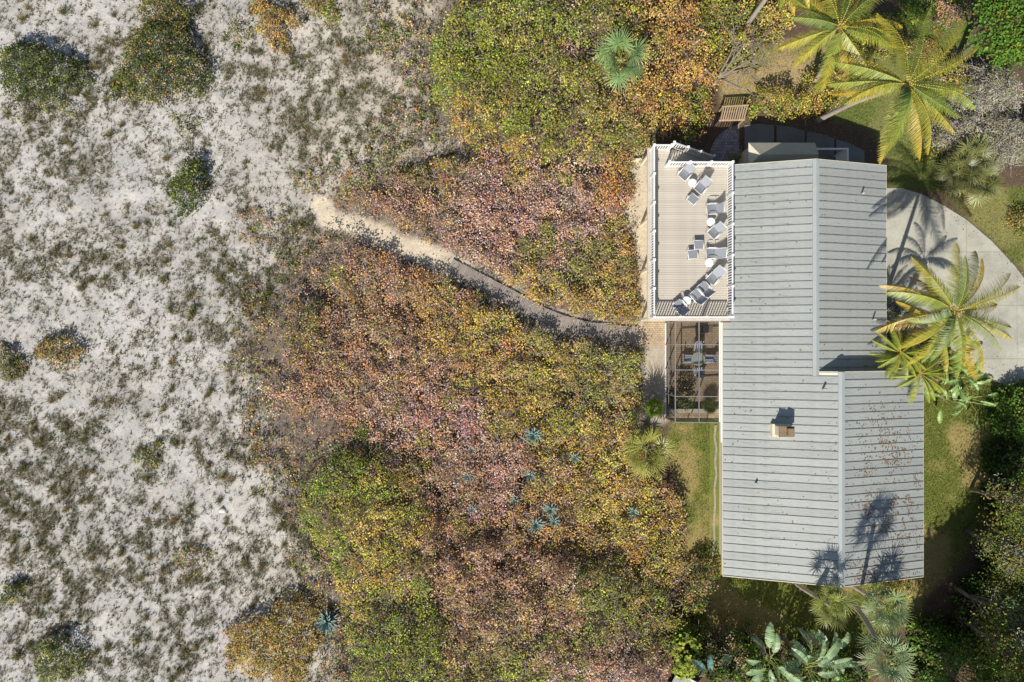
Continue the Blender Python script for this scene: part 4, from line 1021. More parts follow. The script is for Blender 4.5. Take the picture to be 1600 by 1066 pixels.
shrub('garden_shrub', 1092, 915, 32, 42, 1.9, dict(deep=.6, brown=.3, olive=.1), 'dark sea grape shrub at the house corner', seed=50)
shrub('garden_shrub', 1395, 928, 34, 14, 1.3, dict(lush=.5, orange=.3, gold=.2), 'low green shrub with orange leaves between two fan palms', seed=51)
shrub('garden_shrub', 1460, 1010, 40, 40, 2.0, dict(lush=.6, deep=.4), 'leafy bright shrub under the feathery tall trees', seed=52, size=(.12, .2))
shrub('garden_shrub', 1582, 750, 36, 46, 1.7, dict(deep=.7, lush=.3), 'dark green shrub bank beyond the hedge', seed=53, size=(.08, .14))
shrub('garden_shrub', 1480, 20, 24, 16, 1.0, dict(brown=.7, pink=.3), 'dusty pink shrub beside the green tree', seed=54, size=(.06, .1))
shrub('garden_shrub', 1360, 40, 50, 30, 1.5, dict(olive=.7, green=.3), 'olive shrub growing behind the coconut palm crowns', seed=55)
shrub('garden_shrub', 1455, 575, 34, 26, 1.6, dict(lush=.5, brown=.3, deep=.2), 'leafy green and bronze shrub under the feather palms', seed=56, size=(.12, .22))
shrub('garden_shrub', 1392, 72, 34, 24, 1.5, dict(gold=.4, olive=.4, deep=.2), 'tangled gold and olive shrub between the two coconut palm crowns', seed=70)
shrub('garden_shrub', 1440, 82, 26, 20, 1.3, dict(brown=.5, olive=.5), 'brownish olive shrub beside the tall coconut palm crown', seed=71)
shrub('garden_shrub', 1338, 98, 22, 18, 1.2, dict(gold=.5, deep=.5), 'small gold and dark shrub below the first coconut palm', seed=72)
shrub('garden_shrub', 1440, 20, 34, 20, .9, dict(bright=.6, lush=.4), 'low bright green shrub beside the dusty pink one', seed=73)
shrub('garden_shrub', 1462, 235, 16, 14, .9, dict(olive=.6, deep=.4), 'small olive shrub on the lawn edge by the fan palm clump', seed=74)
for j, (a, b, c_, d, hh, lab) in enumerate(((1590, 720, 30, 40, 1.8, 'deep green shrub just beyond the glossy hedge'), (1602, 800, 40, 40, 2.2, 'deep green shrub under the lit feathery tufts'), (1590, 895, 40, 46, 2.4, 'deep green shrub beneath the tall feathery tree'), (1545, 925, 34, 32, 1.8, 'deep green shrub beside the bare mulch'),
        (1560, 980, 50, 44, 2.6, 'deep green shrub beneath the broadest feathery tree'), (1510, 1010, 44, 36, 2.2, 'deep green shrub above the leafy bright shrub'), (1590, 1050, 44, 36, 2.6, 'deep green shrub in the corner of the garden'), (1450, 1050, 36, 28, 1.8, 'deep green shrub beside the tall fan palm'), (1116, 1042, 34, 26, 4.3, 'deep green shrub added behind the blue green paddle leaves to shade the lawn'), (1320, 1055, 44, 28, 3.2, 'deep green shrub added between the paddle leaved row and the tall fan palm to shade the lawn'), (1245, 1052, 66, 26, 4.6, 'deep green shrub added under the silvery paddle leaves to shade the lawn'), (1180, 1046, 42, 28, 4.5, 'deep green shrub added below the vivid green one to shade the lawn'))):  # tall ones near the paddle leaves added to block sun over the lawn
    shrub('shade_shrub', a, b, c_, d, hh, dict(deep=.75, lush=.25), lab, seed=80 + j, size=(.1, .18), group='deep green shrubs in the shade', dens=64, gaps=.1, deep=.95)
shrub('patio_plant', 1068, 624, 15, 18, 1.0, dict(deep=.5, pink=.2, lush=.3), 'leafy plant with reddish leaves inside the screened patio', 'plant', seed=57, size=(.08, .14), dens=40)
shrub('patio_plant', 1068, 590, 9, 14, .7, dict(brown=.6, deep=.4), 'small brown leaved plant beside the patio table', 'plant', seed=58, size=(.06, .1), dens=40)
shrub('patio_plant', 1160, 243, 9, 10, 1.2, dict(olive=.5, gold=.5), 'spiky golden plant at the corner of the shed', 'plant', seed=59, size=(.08, .16), shape=LEAF_LONG, dens=60)

# ------------------------------------------------------------------ palms and other bold plants
def coconut_frond(rs, L, lift, droop, ctop, cmid, name='frond', wid=.038, lng=.56):
    """pinnate frond along +x, rooted at the origin"""
    n = 66; t = np.linspace(0, 1, n)
    ang = lift - droop * t ** 1.25
    dx = np.cos(ang) * L / n; dz = np.sin(ang) * L / n
    x = np.concatenate([[0], np.cumsum(dx)[:-1]]); z = np.concatenate([[0], np.cumsum(dz)[:-1]])
    sway = rs.normal(0, .25); y = sway * L * .25 * t ** 2
    mid = np.stack([x, y, z], 1)
    Vs, Fs, Cs = [], [], []; nv = 0
    tang = unit(np.gradient(mid, axis=0)); side = unit(np.cross(tang, np.array([0, 0, 1.0]))); upv = np.cross(side, tang)
    for sgn in (-1, 1):
        k = np.arange(6, n); tt = t[k]
        prof = np.sin(np.pi * np.clip((tt * 1.02) ** .75, 0, 1)) ** .6 * .9 + .12
        ll = .30 * L * prof * rs.uniform(.85, 1.1, len(k)) * lng
        fold = rs.uniform(.35, .8); d = unit(side[k] * sgn * .80 + tang[k] * (.42 + .45 * tt[:, None]) - upv[k] * fold + rs.normal(0, .07, (len(k), 3)))
        V, q, tr = blades(mid[k], d, ll, np.full(len(k), wid), np.full(len(k), .30), rs)
        c0 = ctop * (1 - tt[:, None]) + cmid * tt[:, None]; c0 = shades(c0, rs, .14)
        Cc = np.repeat(c0, 5, 0)
        Vs.append(V); Fs += [q + nv, tr + nv]; Cs.append(Cc); nv += len(V)
    A, B = mid[:-1], mid[1:]
    V, q = sticks(A[::2], B[1::2] if len(B[1::2]) == len(A[::2]) else B[::2], np.linspace(.045, .012, len(A[::2])), np.linspace(.043, .009, len(A[::2])), rs)
    Vs.append(V); Fs.append(q + nv); Cs.append(np.tile(lin(206, 186, 74), (len(V), 1)))
    return np_mesh(name, np.concatenate(Vs), Fs, M_FROND, np.concatenate(Cs))
def trunk_mesh(pts, r0, r1, n=9, rings=22, flare=1.5):
    """curved ringed palm trunk through pts"""
    pts = np.array(pts, float); m = len(pts); s = np.linspace(0, m - 1, rings)
    q = np.stack([np.interp(s, range(m), pts[:, i]) for i in range(3)], 1)
    ker = np.array([.25, .5, .25]); qs = q.copy()
    for _ in range(4): qs[1:-1] = ker[0] * qs[:-2] + ker[1] * qs[1:-1] + ker[2] * qs[2:]
    rad = np.linspace(r0, r1, rings) * (1 + (flare - 1) * np.exp(-np.arange(rings) / 1.6)); rad[1::2] *= .93
    return MB().tube([tuple(p) for p in qs], list(rad), n).mesh('trunk', M_PALMBARK, True)
GOLD, LIME, DGREEN = lin(182, 166, 58), lin(136, 150, 62), lin(90, 118, 62)
def coconut(base, crown, label, seed, nfr=18, L=3.4, name='coconut_palm', heads=None, older=.4):
    rs = np.random.RandomState(seed); b = np.array(base, float); c_ = np.array(crown, float)
    e = empty(name, b, label, 'palm tree', 'coconut palms around the house')
    midp = b + (c_ - b) * .5; midp[:2] = b[:2] + (c_[:2] - b[:2]) * .35
    link('trunk', trunk_mesh([(0, 0, -.1), midp - b, c_ - b], .17, .12), e)
    pal = [(LIME, GOLD), (GOLD, GOLD * np.array([1.05, .9, .8])), (DGREEN, LIME), (LIME, LIME)]
    var = [coconut_frond(rs, L, R(l), R(d), *pal[i % 4]) for i, (l, d) in enumerate(((28, 62), (8, 58), (48, 62), (30, 78), (14, 45)))]
    for k in range(nfr):
        az = k * 2.39996 + rs.uniform(-.22, .22); tier = k / nfr
        v = 1 if tier < older * .5 else 4 if tier < older else (0, 3)[k % 2] if tier < .8 else 2
        sc = (.92 + .16 * rs.rand()) * (1 if tier < .8 else .82)
        link('frond', var[v], e, c_ - b + np.array([.1 * math.cos(az), .1 * math.sin(az), -.1 + .25 * tier]), (rs.normal(0, .38), R(rs.uniform(-12, 12)), az), (sc,) * 3)
    dead = coconut_frond(rs, L * .8, R(-15), R(50), lin(150, 116, 70), lin(132, 100, 66))
    for k in range(2): link('dead_frond', dead, e, c_ - b + np.array([0, 0, -.2]), (rs.normal(0, .3), 0, rs.uniform(0, 6.28)))
    nb = MB()
    for k in range(5):
        a = k * 1.26; nb.tube([(c_ - b) + np.array([.1 * math.cos(a), .1 * math.sin(a), -.1]), (c_ - b) + np.array([.26 * math.cos(a), .26 * math.sin(a), -.28])], [.03, .09], 7)
    link('coconut_cluster', nb.mesh('coconut_cluster', M_RUST, True), e)
    return e
def at(px, py, z): return P(px, py, z)
coconut(at(1268, 136, 0), at(1312, 42, 8.0), 'coconut palm whose grey trunk rises from the golden shrub', 11, 20, 3.8)
coconut(at(1277, 188, 0), at(1418, 132, 9.0), 'tall coconut palm with thick trunk base by the garden walk', 12, 22, 4.2)
coconut((24.5, 1.3, 0), at(1492, 487, 8.8), 'coconut palm leaning out over the driveway beside the roof', 13, 21, 4.0)
coconut((25.3, .55, 0), at(1468, 512, 4.6), 'short young coconut palm under the leaning one at the driveway', 14, 11, 2.7, older=.2)
coconut(at(1168, 38, 1.2) * np.array([1, 1, 0]), at(1240, -62, 8.0), 'slim coconut palm trunk leaning out of the sea grape hedge', 15, 14, 3.0)

def feather_palm(px, py, z, base, label, seed, nfr=20, L=1.95):
    rs = np.random.RandomState(seed); c_ = P(px, py, z); b = np.array(base, float)
    e = empty('feather_palm', b, label, 'palm', 'feather palms in the notch of the house')
    link('trunk', trunk_mesh([(0, 0, -.1), (c_ - b) * .5, c_ - b], .11, .09), e)
    lime2 = lin(150, 160, 58)
    var = [coconut_frond(rs, L, R(42), R(80), lin(112, 134, 50), lime2, wid=.022, lng=.66), coconut_frond(rs, L, R(18), R(60), lin(128, 144, 54), lin(160, 164, 66), wid=.022, lng=.66)]
    for k in range(nfr):
        az = k * 2.39996 + rs.uniform(-.2, .2)
        link('frond', var[k % 2], e, c_ - b, (rs.normal(0, .15), 0, az), (1, .9, 1))
    return e
feather_palm(1407, 552, 4.2, (24.35, -.75, 0), 'feather palm with thick lime fronds against the upper roof edge', 21)
feather_palm(1437, 584, 4.1, (24.9, -1.3, 0), 'feather palm with thick lime fronds over the lower roof corner', 22, 20, 2.05)

def fan_leaf(rs, R_, pet, c_in, c_out, n=24, arc=R(300), cup=.22):
    """costapalmate leaf: petiole along +x then a fan of narrow segments"""
    a = np.linspace(-arc / 2, arc / 2, n) + rs.normal(0, .03, n)
    hub = np.array([pet, 0, 0.0])
    d = np.stack([np.cos(a), np.sin(a), np.full(n, cup) * (1 - .4 * np.abs(a) / (arc / 2)) + rs.normal(0, .1, n)], 1)
    ll = R_ * (1 - .25 * (np.abs(a) / (arc / 2)) ** 2) * rs.uniform(.88, 1.1, n)
    V, q, tr = blades(np.tile(hub, (n, 1)) + d * .04, d, ll, np.full(n, R_ * .075), rs.uniform(.2, .5, n), rs)
    C = np.repeat(shades(c_in * np.ones((n, 1)), rs, .15), 5, 0).reshape(n, 5, 3); C[:, 4] = c_out; C[:, 2:4] = .6 * C[:, 2:4] + .4 * c_out; C = C.reshape(-1, 3)
    V2, q2 = sticks(np.array([[0, 0, 0.]]), hub[None], np.array([.022]), np.array([.014]), rs)
    return np_mesh('fan_leaf', np.concatenate([V, V2]), [q, tr, q2 + len(V)], M_FROND, np.concatenate([C, np.tile(lin(150, 160, 70), (len(V2), 1))]))
def fan_palm(px, py, z, label, seed, base=None, nfr=17, R_=.8, pet=.85, cols=(lin(104, 124, 72), lin(156, 160, 96)), name='fan_palm', flat=0.0, r0=.16, group='fan palms around the garden'):
    rs = np.random.RandomState(seed); c_ = P(px, py, z); b = np.array(base if base is not None else (c_[0], c_[1], 0), float)
    e = empty(name, b, label, 'palm', group)
    if z > .8: link('trunk', trunk_mesh([(0, 0, -.1), ((c_ - b)[0] * .35, (c_ - b)[1] * .35, (c_ - b)[2] * .55), c_ - b], r0, r0 * .85, flare=1.25), e)
    else: link('trunk', MB().tube([(0, 0, -.1), (0, 0, z)], [.14, .1], 8).mesh('trunk', M_PALMBARK, True), e)
    var = [fan_leaf(rs, R_ * s, pet, cols[0] * k, cols[1] * k) for s, k in ((1, 1), (.9, .82), (1.05, 1.12))]
    for k in range(nfr):
        az = k * 2.39996 + rs.uniform(-.2, .2); tier = k / nfr
        el = R(-28 + 95 * tier ** 1.1 - flat * 30) + rs.normal(0, .08)
        link('fan_leaf', var[k % 3], e, c_ - b, (rs.normal(0, .25), -el, az), (.85 + .25 * rs.rand(),) * 3)
    return e
fan_palm(970, 92, 3.3, 'blue green fan palm rising out of the tall sea grape mass', 31, cols=(lin(112, 140, 84), lin(164, 180, 122)), nfr=15, pet=1.05, R_=.98)
fan_palm(1010, 703, 2.6, 'yellow green fan palm at the edge of the side lawn', 32, cols=(lin(130, 134, 62), lin(184, 176, 92)), R_=1.0, pet=1.1, nfr=16)
fan_palm(1296, 945, 6.2, 'fan palm against the gable end, its shadow on the roof ridge', 33, base=(18.0, -15.5, 0), cols=(lin(120, 136, 66), lin(176, 170, 92)), nfr=15, R_=.72, pet=.75)
fan_palm(1384, 948, 5.0, 'fan palm close to the roof corner with orange shrub behind', 34, base=(21.2, -15.3, 0), cols=(lin(112, 134, 92), lin(170, 172, 110)), nfr=16, R_=.85)
fan_palm(1386, 1026, 9.6, 'tall fan palm on a curved bare trunk beyond the roof corner', 35, base=(21.3, -15.9, 0), cols=(lin(112, 134, 96), lin(166, 174, 118)), nfr=16, R_=.8)
for j, (a, b, z, lab) in enumerate(((1498, 270, 1.6, 'broad dark fan palm clump at the bend of the driveway'), (1530, 282, 1.4, 'olive fan palm in the clump facing the driveway curve'), (1515, 250, 1.7, 'fan palm in the clump under the silver shrubs'))):
    fan_palm(a, b, z, lab, 36 + j, nfr=20, R_=.8, pet=.9, cols=(lin(112, 118, 66), lin(156, 154, 96)), group='fan palm clump by the driveway')
fan_palm(1022, 637, .7, 'small round bright green palm against the patio screen', 39, nfr=34, R_=.3, pet=.42, cols=(lin(116, 150, 36), lin(160, 180, 50)), group='small palms by the patio')
fan_palm(1108, 634, .75, 'spiky dark potted palm inside the screened patio', 40, nfr=22, R_=.32, pet=.35, cols=(lin(84, 96, 48), lin(130, 136, 70)), group='small palms by the patio')

# agaves
def agave_leaf(rs, L):
    n = 5; t = np.linspace(0, 1, n); w = .036 * L / .5 * np.array([.9, 1.15, 1.1, .7, .06]); x = L * t * np.cos(.75 - .5 * t); z = L * t * np.sin(.75 - .5 * t)
    V = []; Fq = []
    for i in range(n): V += [(x[i], -w[i], z[i] + .35 * w[i]), (x[i], 0, z[i] - .25 * w[i]), (x[i], w[i], z[i] + .35 * w[i])]
    for i in range(n - 1):
        for j in range(2): Fq.append((i * 3 + j, i * 3 + j + 1, i * 3 + j + 4, i * 3 + j + 3))
    return np_mesh('leaf', np.array(V), [np.array(Fq)], M_AGAVE, shades(np.tile(lin(122, 146, 136), (len(V), 1)), rs, .1), True)
_rs = np.random.RandomState(77); AG = agave_leaf(_rs, .62)
def agave(px, py, z, sc, label, seed, n=26):
    rs = np.random.RandomState(seed); c_ = P(px, py, z); e = empty('agave', (c_[0], c_[1], z - .3 * sc), label, 'agave', 'blue green agaves')
    link('core', MB().tube([(0, 0, -(z - .3 * sc) - .02), (0, 0, .1)], [.05, .07], 6).mesh('core', M_AGAVE_CORE), e)
    for k in range(n):
        az = k * 2.39996 + rs.uniform(-.15, .15); tier = k / n
        link('leaf', AG, e, (0, 0, .05 + .1 * tier), (0, R(14 - 62 * tier) + rs.normal(0, .07), az), (sc * (1 - .25 * tier) * rs.uniform(.88, 1.1), sc, sc))
M_AGAVE_CORE = plain('agave_core', lin(110, 140, 130), 0.6, .1, 6)
for j, (px, py, z, sc, n, lab) in enumerate(((510, 974, .55, 1.75, 34, 'largest blue green agave standing on sand beside the golden shrub'), (833, 681, 1.5, 1.25, 24, 'full blue green agave in the golden part of the thicket'), (731, 745, 1.35, .95, 20, 'round blue green agave in the pink part of the thicket'),
        (829, 743, 1.35, 1.0, 13, 'ragged blue green agave between the full one and the agave group'), (898, 716, 1.35, .85, 12, 'small blue agave amid golden leaves'), (838, 820, 1.4, 1.35, 20, 'spreading blue agave, largest of the close group'), (860, 797, 1.4, 1.1, 16, 'blue agave at the back of the close group'),
        (866, 816, 1.35, .9, 14, 'smaller blue agave at the side of the close group'), (806, 783, 1.35, 1.0, 14, 'pale blue agave just outside the close group'), (738, 796, 1.3, .8, 11, 'faint blue agave in the dark hollow'), (990, 801, 1.4, .85, 12, 'blue grey agave alone near the side lawn'),
        (737, 703, 1.3, .8, 10, 'thin grey blue agave above the round one'))):
    agave(px, py, z, sc, lab, 300 + j, int(n * 1.35))

# paddle leaved plants (bird of paradise, heliconia)
def paddle_leaf(rs, L, wd, c_in, tear=.5):
    """a petiole and a long blade whose edges are torn into strips"""
    n = 12; t = np.linspace(0, 1, n + 1); pet = .55 * L; Vs = []; Fq = []; Cs = []
    bx = pet + L * t * np.cos(.25 - .7 * t); bz = .35 * L + L * .25 * t - L * .45 * t ** 2
    w = wd * np.sin(np.pi * (t * .93 + .06)) ** .6
    for s in (-1, 1):
        for i in range(n):
            g = .008 if rs.rand() < tear * .5 else 0; d0 = rs.normal(0, .022)
            b = len(Vs)
            Vs += [(bx[i] + g, 0, bz[i]), (bx[i + 1] - g, 0, bz[i + 1]), (bx[i + 1] - g * 3 + .06, s * w[i + 1], bz[i + 1] + .3 * w[i + 1] + d0), (bx[i] + g * 3 + .06, s * w[i], bz[i] + .3 * w[i] + d0)]
            Fq.append((b, b + 1, b + 2, b + 3)); k = rs.uniform(.85, 1.15); Cs += [c_in * 1.35 * k, c_in * 1.35 * k, c_in * k, c_in * k]
    V2, q2 = sticks(np.array([[0, 0, 0.], [bx[0], 0, bz[0]]]), np.array([[bx[0], 0, bz[0]], [bx[-2], 0, bz[-2]]]), np.array([.03, .018]), np.array([.02, .006]), rs)
    return np_mesh('paddle_leaf', np.concatenate([np.array(Vs), V2]), [np.array(Fq), q2 + len(Vs)], M_FROND, np.clip(np.concatenate([np.array(Cs), np.tile(lin(160, 170, 90), (len(V2), 1))]), 0, .8))
def paddle_plant(px, py, z, label, seed, n=9, L=1.1, wd=.22, c_in=lin(132, 158, 92), cat='plant', name='paddle_leaved_plant'):
    rs = np.random.RandomState(seed); c_ = P(px, py, z); e = empty(name, (c_[0], c_[1], 0), label, cat, 'paddle leaved plants')
    st = MB()
    for k in range(4): st.tube([(rs.normal(0, .12), rs.normal(0, .12), -.05), (rs.normal(0, .1), rs.normal(0, .1), z)], [.06, .04], 6)
    link('stem', st.mesh('stem', M_BARK, True), e)
    var = [paddle_leaf(rs, L * s, wd, c_in * k) for s, k in ((1, 1), (.85, .85), (1.1, 1.1))]
    for k in range(n):
        az = k * 2.39996 + rs.uniform(-.4, .4)
        link('paddle_leaf', var[k % 3], e, (rs.normal(0, .12), rs.normal(0, .12), z - .1 * rs.rand()), (rs.normal(0, .45), R(rs.uniform(-30, 15)), az), (rs.uniform(.8, 1.15),) * 3)
SILV = lin(132, 154, 112)
paddle_plant(1200, 1028, 4.2, 'paddle leaved plant with torn silvery leaves below the dark lawn', 401, 14, 1.35, .24, SILV)
paddle_plant(1262, 1040, 4.4, 'widest silvery paddle leaved plant in the row beyond the dark lawn', 402, 17, 1.5, .25, SILV)
paddle_plant(1292, 1020, 3.9, 'paddle leaved plant at the palm end of the silvery row', 403, 12, 1.2, .22, SILV)
paddle_plant(1110, 1058, 3.6, 'blue green paddle leaved plant beside the pale green shrub', 404, 7, 1.2, .22, lin(104, 138, 128))
paddle_plant(1500, 590, 1.5, 'green paddle leaved plant between feather palms and driveway', 405, 12, 1.1, .17)
paddle_plant(1478, 622, 1.2, 'green paddle leaved plant on the lawn at the roof corner', 406, 10, 1.0, .14)
paddle_plant(1512, 625, 1.0, 'green paddle leaved plant with long arching leaves on the lawn', 407, 9, 1.2, .12)
paddle_plant(1470, 565, 1.8, 'green paddle leaved plant under the leaning coconut palm', 408, 8, 1.0, .17)

# ------------------------------------------------------------------ trees
def leafy_tree(px, py, zc, rxy, rz_, label, seed, mixw, nclump=70, per=70, size=(.12, .2), trunk_r=.2, name='leafy_tree', shape=LEAF, clump_r=.55, base=None, group=None, up=.7):
    rs = np.random.RandomState(seed); c_ = P(px, py, zc); b = np.array(base if base is not None else (c_[0], c_[1], 0), float); rel = c_ - b
    d = unit(rs.normal(size=(nclump, 3))); d[:, 2] = np.where(d[:, 2] < -.35, -d[:, 2], d[:, 2])
    cen = rel + d * np.array([rxy, rxy, rz_]) * rs.uniform(.45, 1.0, (nclump, 1)) ** .6
    e = empty(name, b, label, 'tree', group)
    idx = np.repeat(np.arange(nclump), per); m = len(idx)
    Pp = cen[idx] + rs.normal(0, 1, (m, 3)) * np.array([clump_r, clump_r, clump_r * .55]) * .6
    Nn = rs.normal(0, .55, (m, 3)) + np.array([-.1, -.2, up])
    V, Fq = leaves(Pp, Nn, rs.uniform(*size, m), rs, shape)
    mx = mixer_of(mixw)(np.zeros(nclump), 0, 0, rs); pal = pick(MIXM[mx][idx], rs); base_c = shades(np.ones((nclump, 3)), rs, .2)[idx]
    C = np.repeat(shades(PALC[pal] * np.clip(base_c, .5, 1.6), rs, .2), 6, 0)
    link('crown', np_mesh('crown', V, [Fq], M_LEAF, C), e)
    tr = MB().tube([(0, 0, -.1), rel * .35 + rs.normal(0, .08, 3), rel * .75], [trunk_r * 1.3, trunk_r, trunk_r * .6], 8)
    link('trunk', tr.mesh('trunk', M_BARK, True), e)
    lb = MB()
    for k in rs.choice(nclump, min(18, nclump), False):
        s0 = rel * rs.uniform(.35, .75); lb.tube([s0, (s0 + cen[k]) / 2 + rs.normal(0, .15, 3), cen[k]], [trunk_r * .4, trunk_r * .25, .02], 5)
    link('limb', lb.mesh('limb', M_BARK, True), e)
    return e
leafy_tree(1575, 40, 4.6, 2.2, 1.6, 'bright green broadleaf tree beside the silver shrubs', 501, dict(lush=.8, bright=.2), 110, 80, (.1, .17))
leafy_tree(1582, 858, 4.4, 1.6, 1.4, 'tall feathery grey green tree beyond the east lawn', 502, dict(olive=.6, silver=.15, lush=.25), 52, 110, (.1, .19), .11, 'feathery_tree', LEAF_LONG, .62, group='feathery trees at the garden edge')
leafy_tree(1596, 790, 4.6, 1.6, 1.5, 'feathery tree with lit tufts near the hedge', 503, dict(olive=.65, silver=.15, lush=.2), 34, 110, (.1, .19), .11, 'feathery_tree', LEAF_LONG, .62, group='feathery trees at the garden edge')
leafy_tree(1560, 955, 4.2, 1.9, 1.6, 'broadest feathery tree over the mulch bed', 504, dict(olive=.6, silver=.15, lush=.25), 56, 110, (.1, .19), .12, 'feathery_tree', LEAF_LONG, .62, group='feathery trees at the garden edge')
leafy_tree(1600, 1030, 6.0, 2.2, 1.8, 'feathery tree behind the broadest one', 505, dict(olive=.6, silver=.15, lush=.25), 50, 110, (.1, .19), .12, 'feathery_tree', LEAF_LONG, .62, group='feathery trees at the garden edge')
leafy_tree(1500, 1050, 4.0, 1.7, 1.5, 'feathery tree above the leafy bright shrub', 506, dict(olive=.3, lush=.5, deep=.2), 40, 100, (.1, .19), .11, 'feathery_tree', LEAF_LONG, .62, group='feathery trees at the garden edge')
for j, (x, y, z, r_) in enumerate(((26.2, -27.0, 11.0, 3.2), (28.9, -24.8, 10.6, 3.2), (31.5, -26.5, 11.0, 3.0), (33.5, -19.5, 9.5, 2.6), (35.5, -14.0, 9.0, 2.4), (32.0, -23.0, 9.0, 2.6))):
    px, py = PX(x, y, z)
    leafy_tree(px, py, z, r_, 2.0, ['first shade tree of the row past the fan palms', 'second shade tree of the row past the fan palms', 'last shade tree of the row past the fan palms', 'shade tree beyond the mulch bed', 'shade tree beyond the dark shrub bank', 'shade tree between the row and the mulch bed'][j], 510 + j, dict(deep=.6, lush=.4), 110, 80, (.16, .26), .24, 'shade_tree', LEAF, .7, group='shade trees along the boundary')

# bare grey tree at the end of the hedge
def bare_tree():
    rs = np.random.RandomState(61); q = P(1112, 135, .3); e = empty('bare_tree', (q[0], q[1], 0), 'leafless grey branching tree beside the hedge and arbor', 'tree')
    b = MB(); br = []
    def arm(p, d, L, r, depth, store):
        d = unit(d); pts = [p]; n = 4
        for k in range(n):
            d = unit(d + rs.normal(0, .16, 3) * np.array([1, 1, .5])); p = p + d * L / n; pts.append(p)
        store.append((pts, [r * (1 - .6 * k / n) for k in range(n + 1)]))
        if depth:
            for _ in range(3 if depth > 1 else 2):
                s = rs.randint(2, n + 1); arm(pts[s], d + rs.normal(0, .6, 3) * np.array([1, 1, .5]), L * rs.uniform(.45, .7), r * .5, depth - 1, store)
    trunkst = [([np.array([0, 0, -.1]), np.array([.1, .1, .5]), np.array([.3, .3, 1.0])], [.13, .11, .09])]
    for d in ((1, .45, .5), (.85, .85, .45), (1, .1, .4), (.3, 1, .5), (-.6, .3, .5), (.7, -.5, .4)): arm(np.array([.25, .25, .9]), np.array(d, float), 2.4, .085, 3, br)
    for nm, lst in (('trunk', trunkst), ('branches', br)):
        m = MB()
        for pts, rad in lst: m.tube([tuple(p) for p in pts], rad, 5)
        link(nm, m.mesh(nm, M_BARK, True), e)
bare_tree()

# ------------------------------------------------------------------ dune grass: countless small sprigs, and the larger tufts one by one
BUSHES = [(P(a, b)[0], P(a, b)[1], max(c_, d) * .03) for a, b, c_, d in ((52, 108, 55, 55), (243, 92, 75, 75), (292, 290, 30, 46), (428, 1008, 74, 66), (86, 1036, 38, 34))]
rs = np.random.RandomState(700)
N0 = 330000
x = rs.uniform(-44, 8.5, N0); y = rs.uniform(-30, 30, N0)
k = rs.rand(N0) < np.minimum(1, dune_density(x, y) * .85)
x, y = x[k], y[k]; n = len(x)
GRC = np.array([lin(88, 92, 58), lin(72, 78, 48), lin(124, 116, 90), lin(140, 126, 112), lin(112, 116, 74), lin(156, 144, 132)])
per = 6
ci = pick(np.tile([.24, .26, .16, .14, .10, .10], (n, 1)), rs)
A = np.repeat(np.stack([x, y, gz(x, y)], 1), per, 0); m = len(A)
A[:, :2] += rs.normal(0, .05, (m, 2))
D = np.concatenate([rs.normal(0, .8, (m, 2)), rs.uniform(.35, 1.2, (m, 1))], 1)
sc = np.repeat(np.exp(rs.normal(0, .35, n)), per)
V, tr = slivers(A, D, rs.uniform(.07, .2, m) * sc, rs.uniform(.02, .055, m), rs)
C = np.repeat(shades(np.repeat(GRC[ci], per, 0), rs, .2), 3, 0)
tag(link('dune_grass', np_mesh('dune_grass', V, [tr], M_GRASS, C)), 'sparse low sprigs of grass and herbs over the whole dune', 'grass', kind='stuff')
# dry brush lying about between grass and thicket
N1 = 30000
x = rs.uniform(-30, 8, N1); y = rs.uniform(-24, 24, N1)
px, py = PX(x, y)
near = np.zeros(N1)
for k_ in W: near = np.maximum(near, sstep(-5.0, -.2, sdist(x, y, W[k_])))
pr = (.06 + .8 * near ** 1.6) * sstep(.42, .62, fbm(x, y, 1.7, 95, 4)) * np.where(edge_dist(x, y, PATH_W, False) < .8, 0, 1) * sstep(7.8, 6.2, x)
kk = rs.rand(N1) < pr; x, y = x[kk], y[kk]; n = len(x); per = 4
B0 = np.repeat(np.stack([x, y, gz(x, y) + .02], 1), per, 0); m = len(B0)
T0 = B0 + np.concatenate([rs.normal(0, .17, (m, 2)), rs.uniform(.03, .3, (m, 1))], 1)
V, q = sticks(B0, T0, rs.uniform(.006, .012, m), np.full(m, .004), rs)
tag(link('dry_brush', np_mesh('dry_brush', V, [q], M_TWIG, np.repeat(shades(TWIGC[rs.randint(0, 4, m)], rs, .15), 6, 0))), 'grey dead twigs and stalks between dune grass and thicket', 'brush', kind='stuff')
# tufts
def tuft_mesh(seed, straw):
    r2 = np.random.RandomState(seed); nb = 70
    a = r2.uniform(0, 2 * np.pi, nb); lean = r2.uniform(.15, 1.1, nb)
    A = np.stack([r2.normal(0, .07, nb), r2.normal(0, .07, nb), np.zeros(nb)], 1); D = np.stack([np.cos(a) * lean, np.sin(a) * lean, np.ones(nb)], 1)
    V, q, tr = blades(A, D, r2.uniform(.25, .62, nb), r2.uniform(.012, .028, nb), r2.uniform(.1, .45, nb), r2)
    cols = np.array([lin(108, 106, 56), lin(90, 96, 48), lin(150, 134, 86), lin(136, 112, 84)])
    ci = r2.choice(4, nb, p=[.4, .35, .15, .1] if not straw else [.2, .1, .4, .3])
    return np_mesh('grass_tuft', V, [q, tr], M_GRASS, np.repeat(shades(cols[ci], r2, .2), 5, 0))
TV = [tuft_mesh(800 + k, k % 3 == 2) for k in range(9)]
rs = np.random.RandomState(711); got = []
fixed = [(486, 345), (452, 330), (35, 30), (100, 20), (150, 40), (110, 400), (45, 435), (330, 610), (255, 640), (145, 735), (85, 760), (105, 795), (300, 790), (310, 860), (295, 905), (325, 905), (255, 890), (230, 965), (345, 460), (360, 420), (50, 375), (90, 390), (400, 770), (430, 790), (330, 1000), (215, 1000), (280, 1050), (170, 1010), (445, 850), (400, 700)]
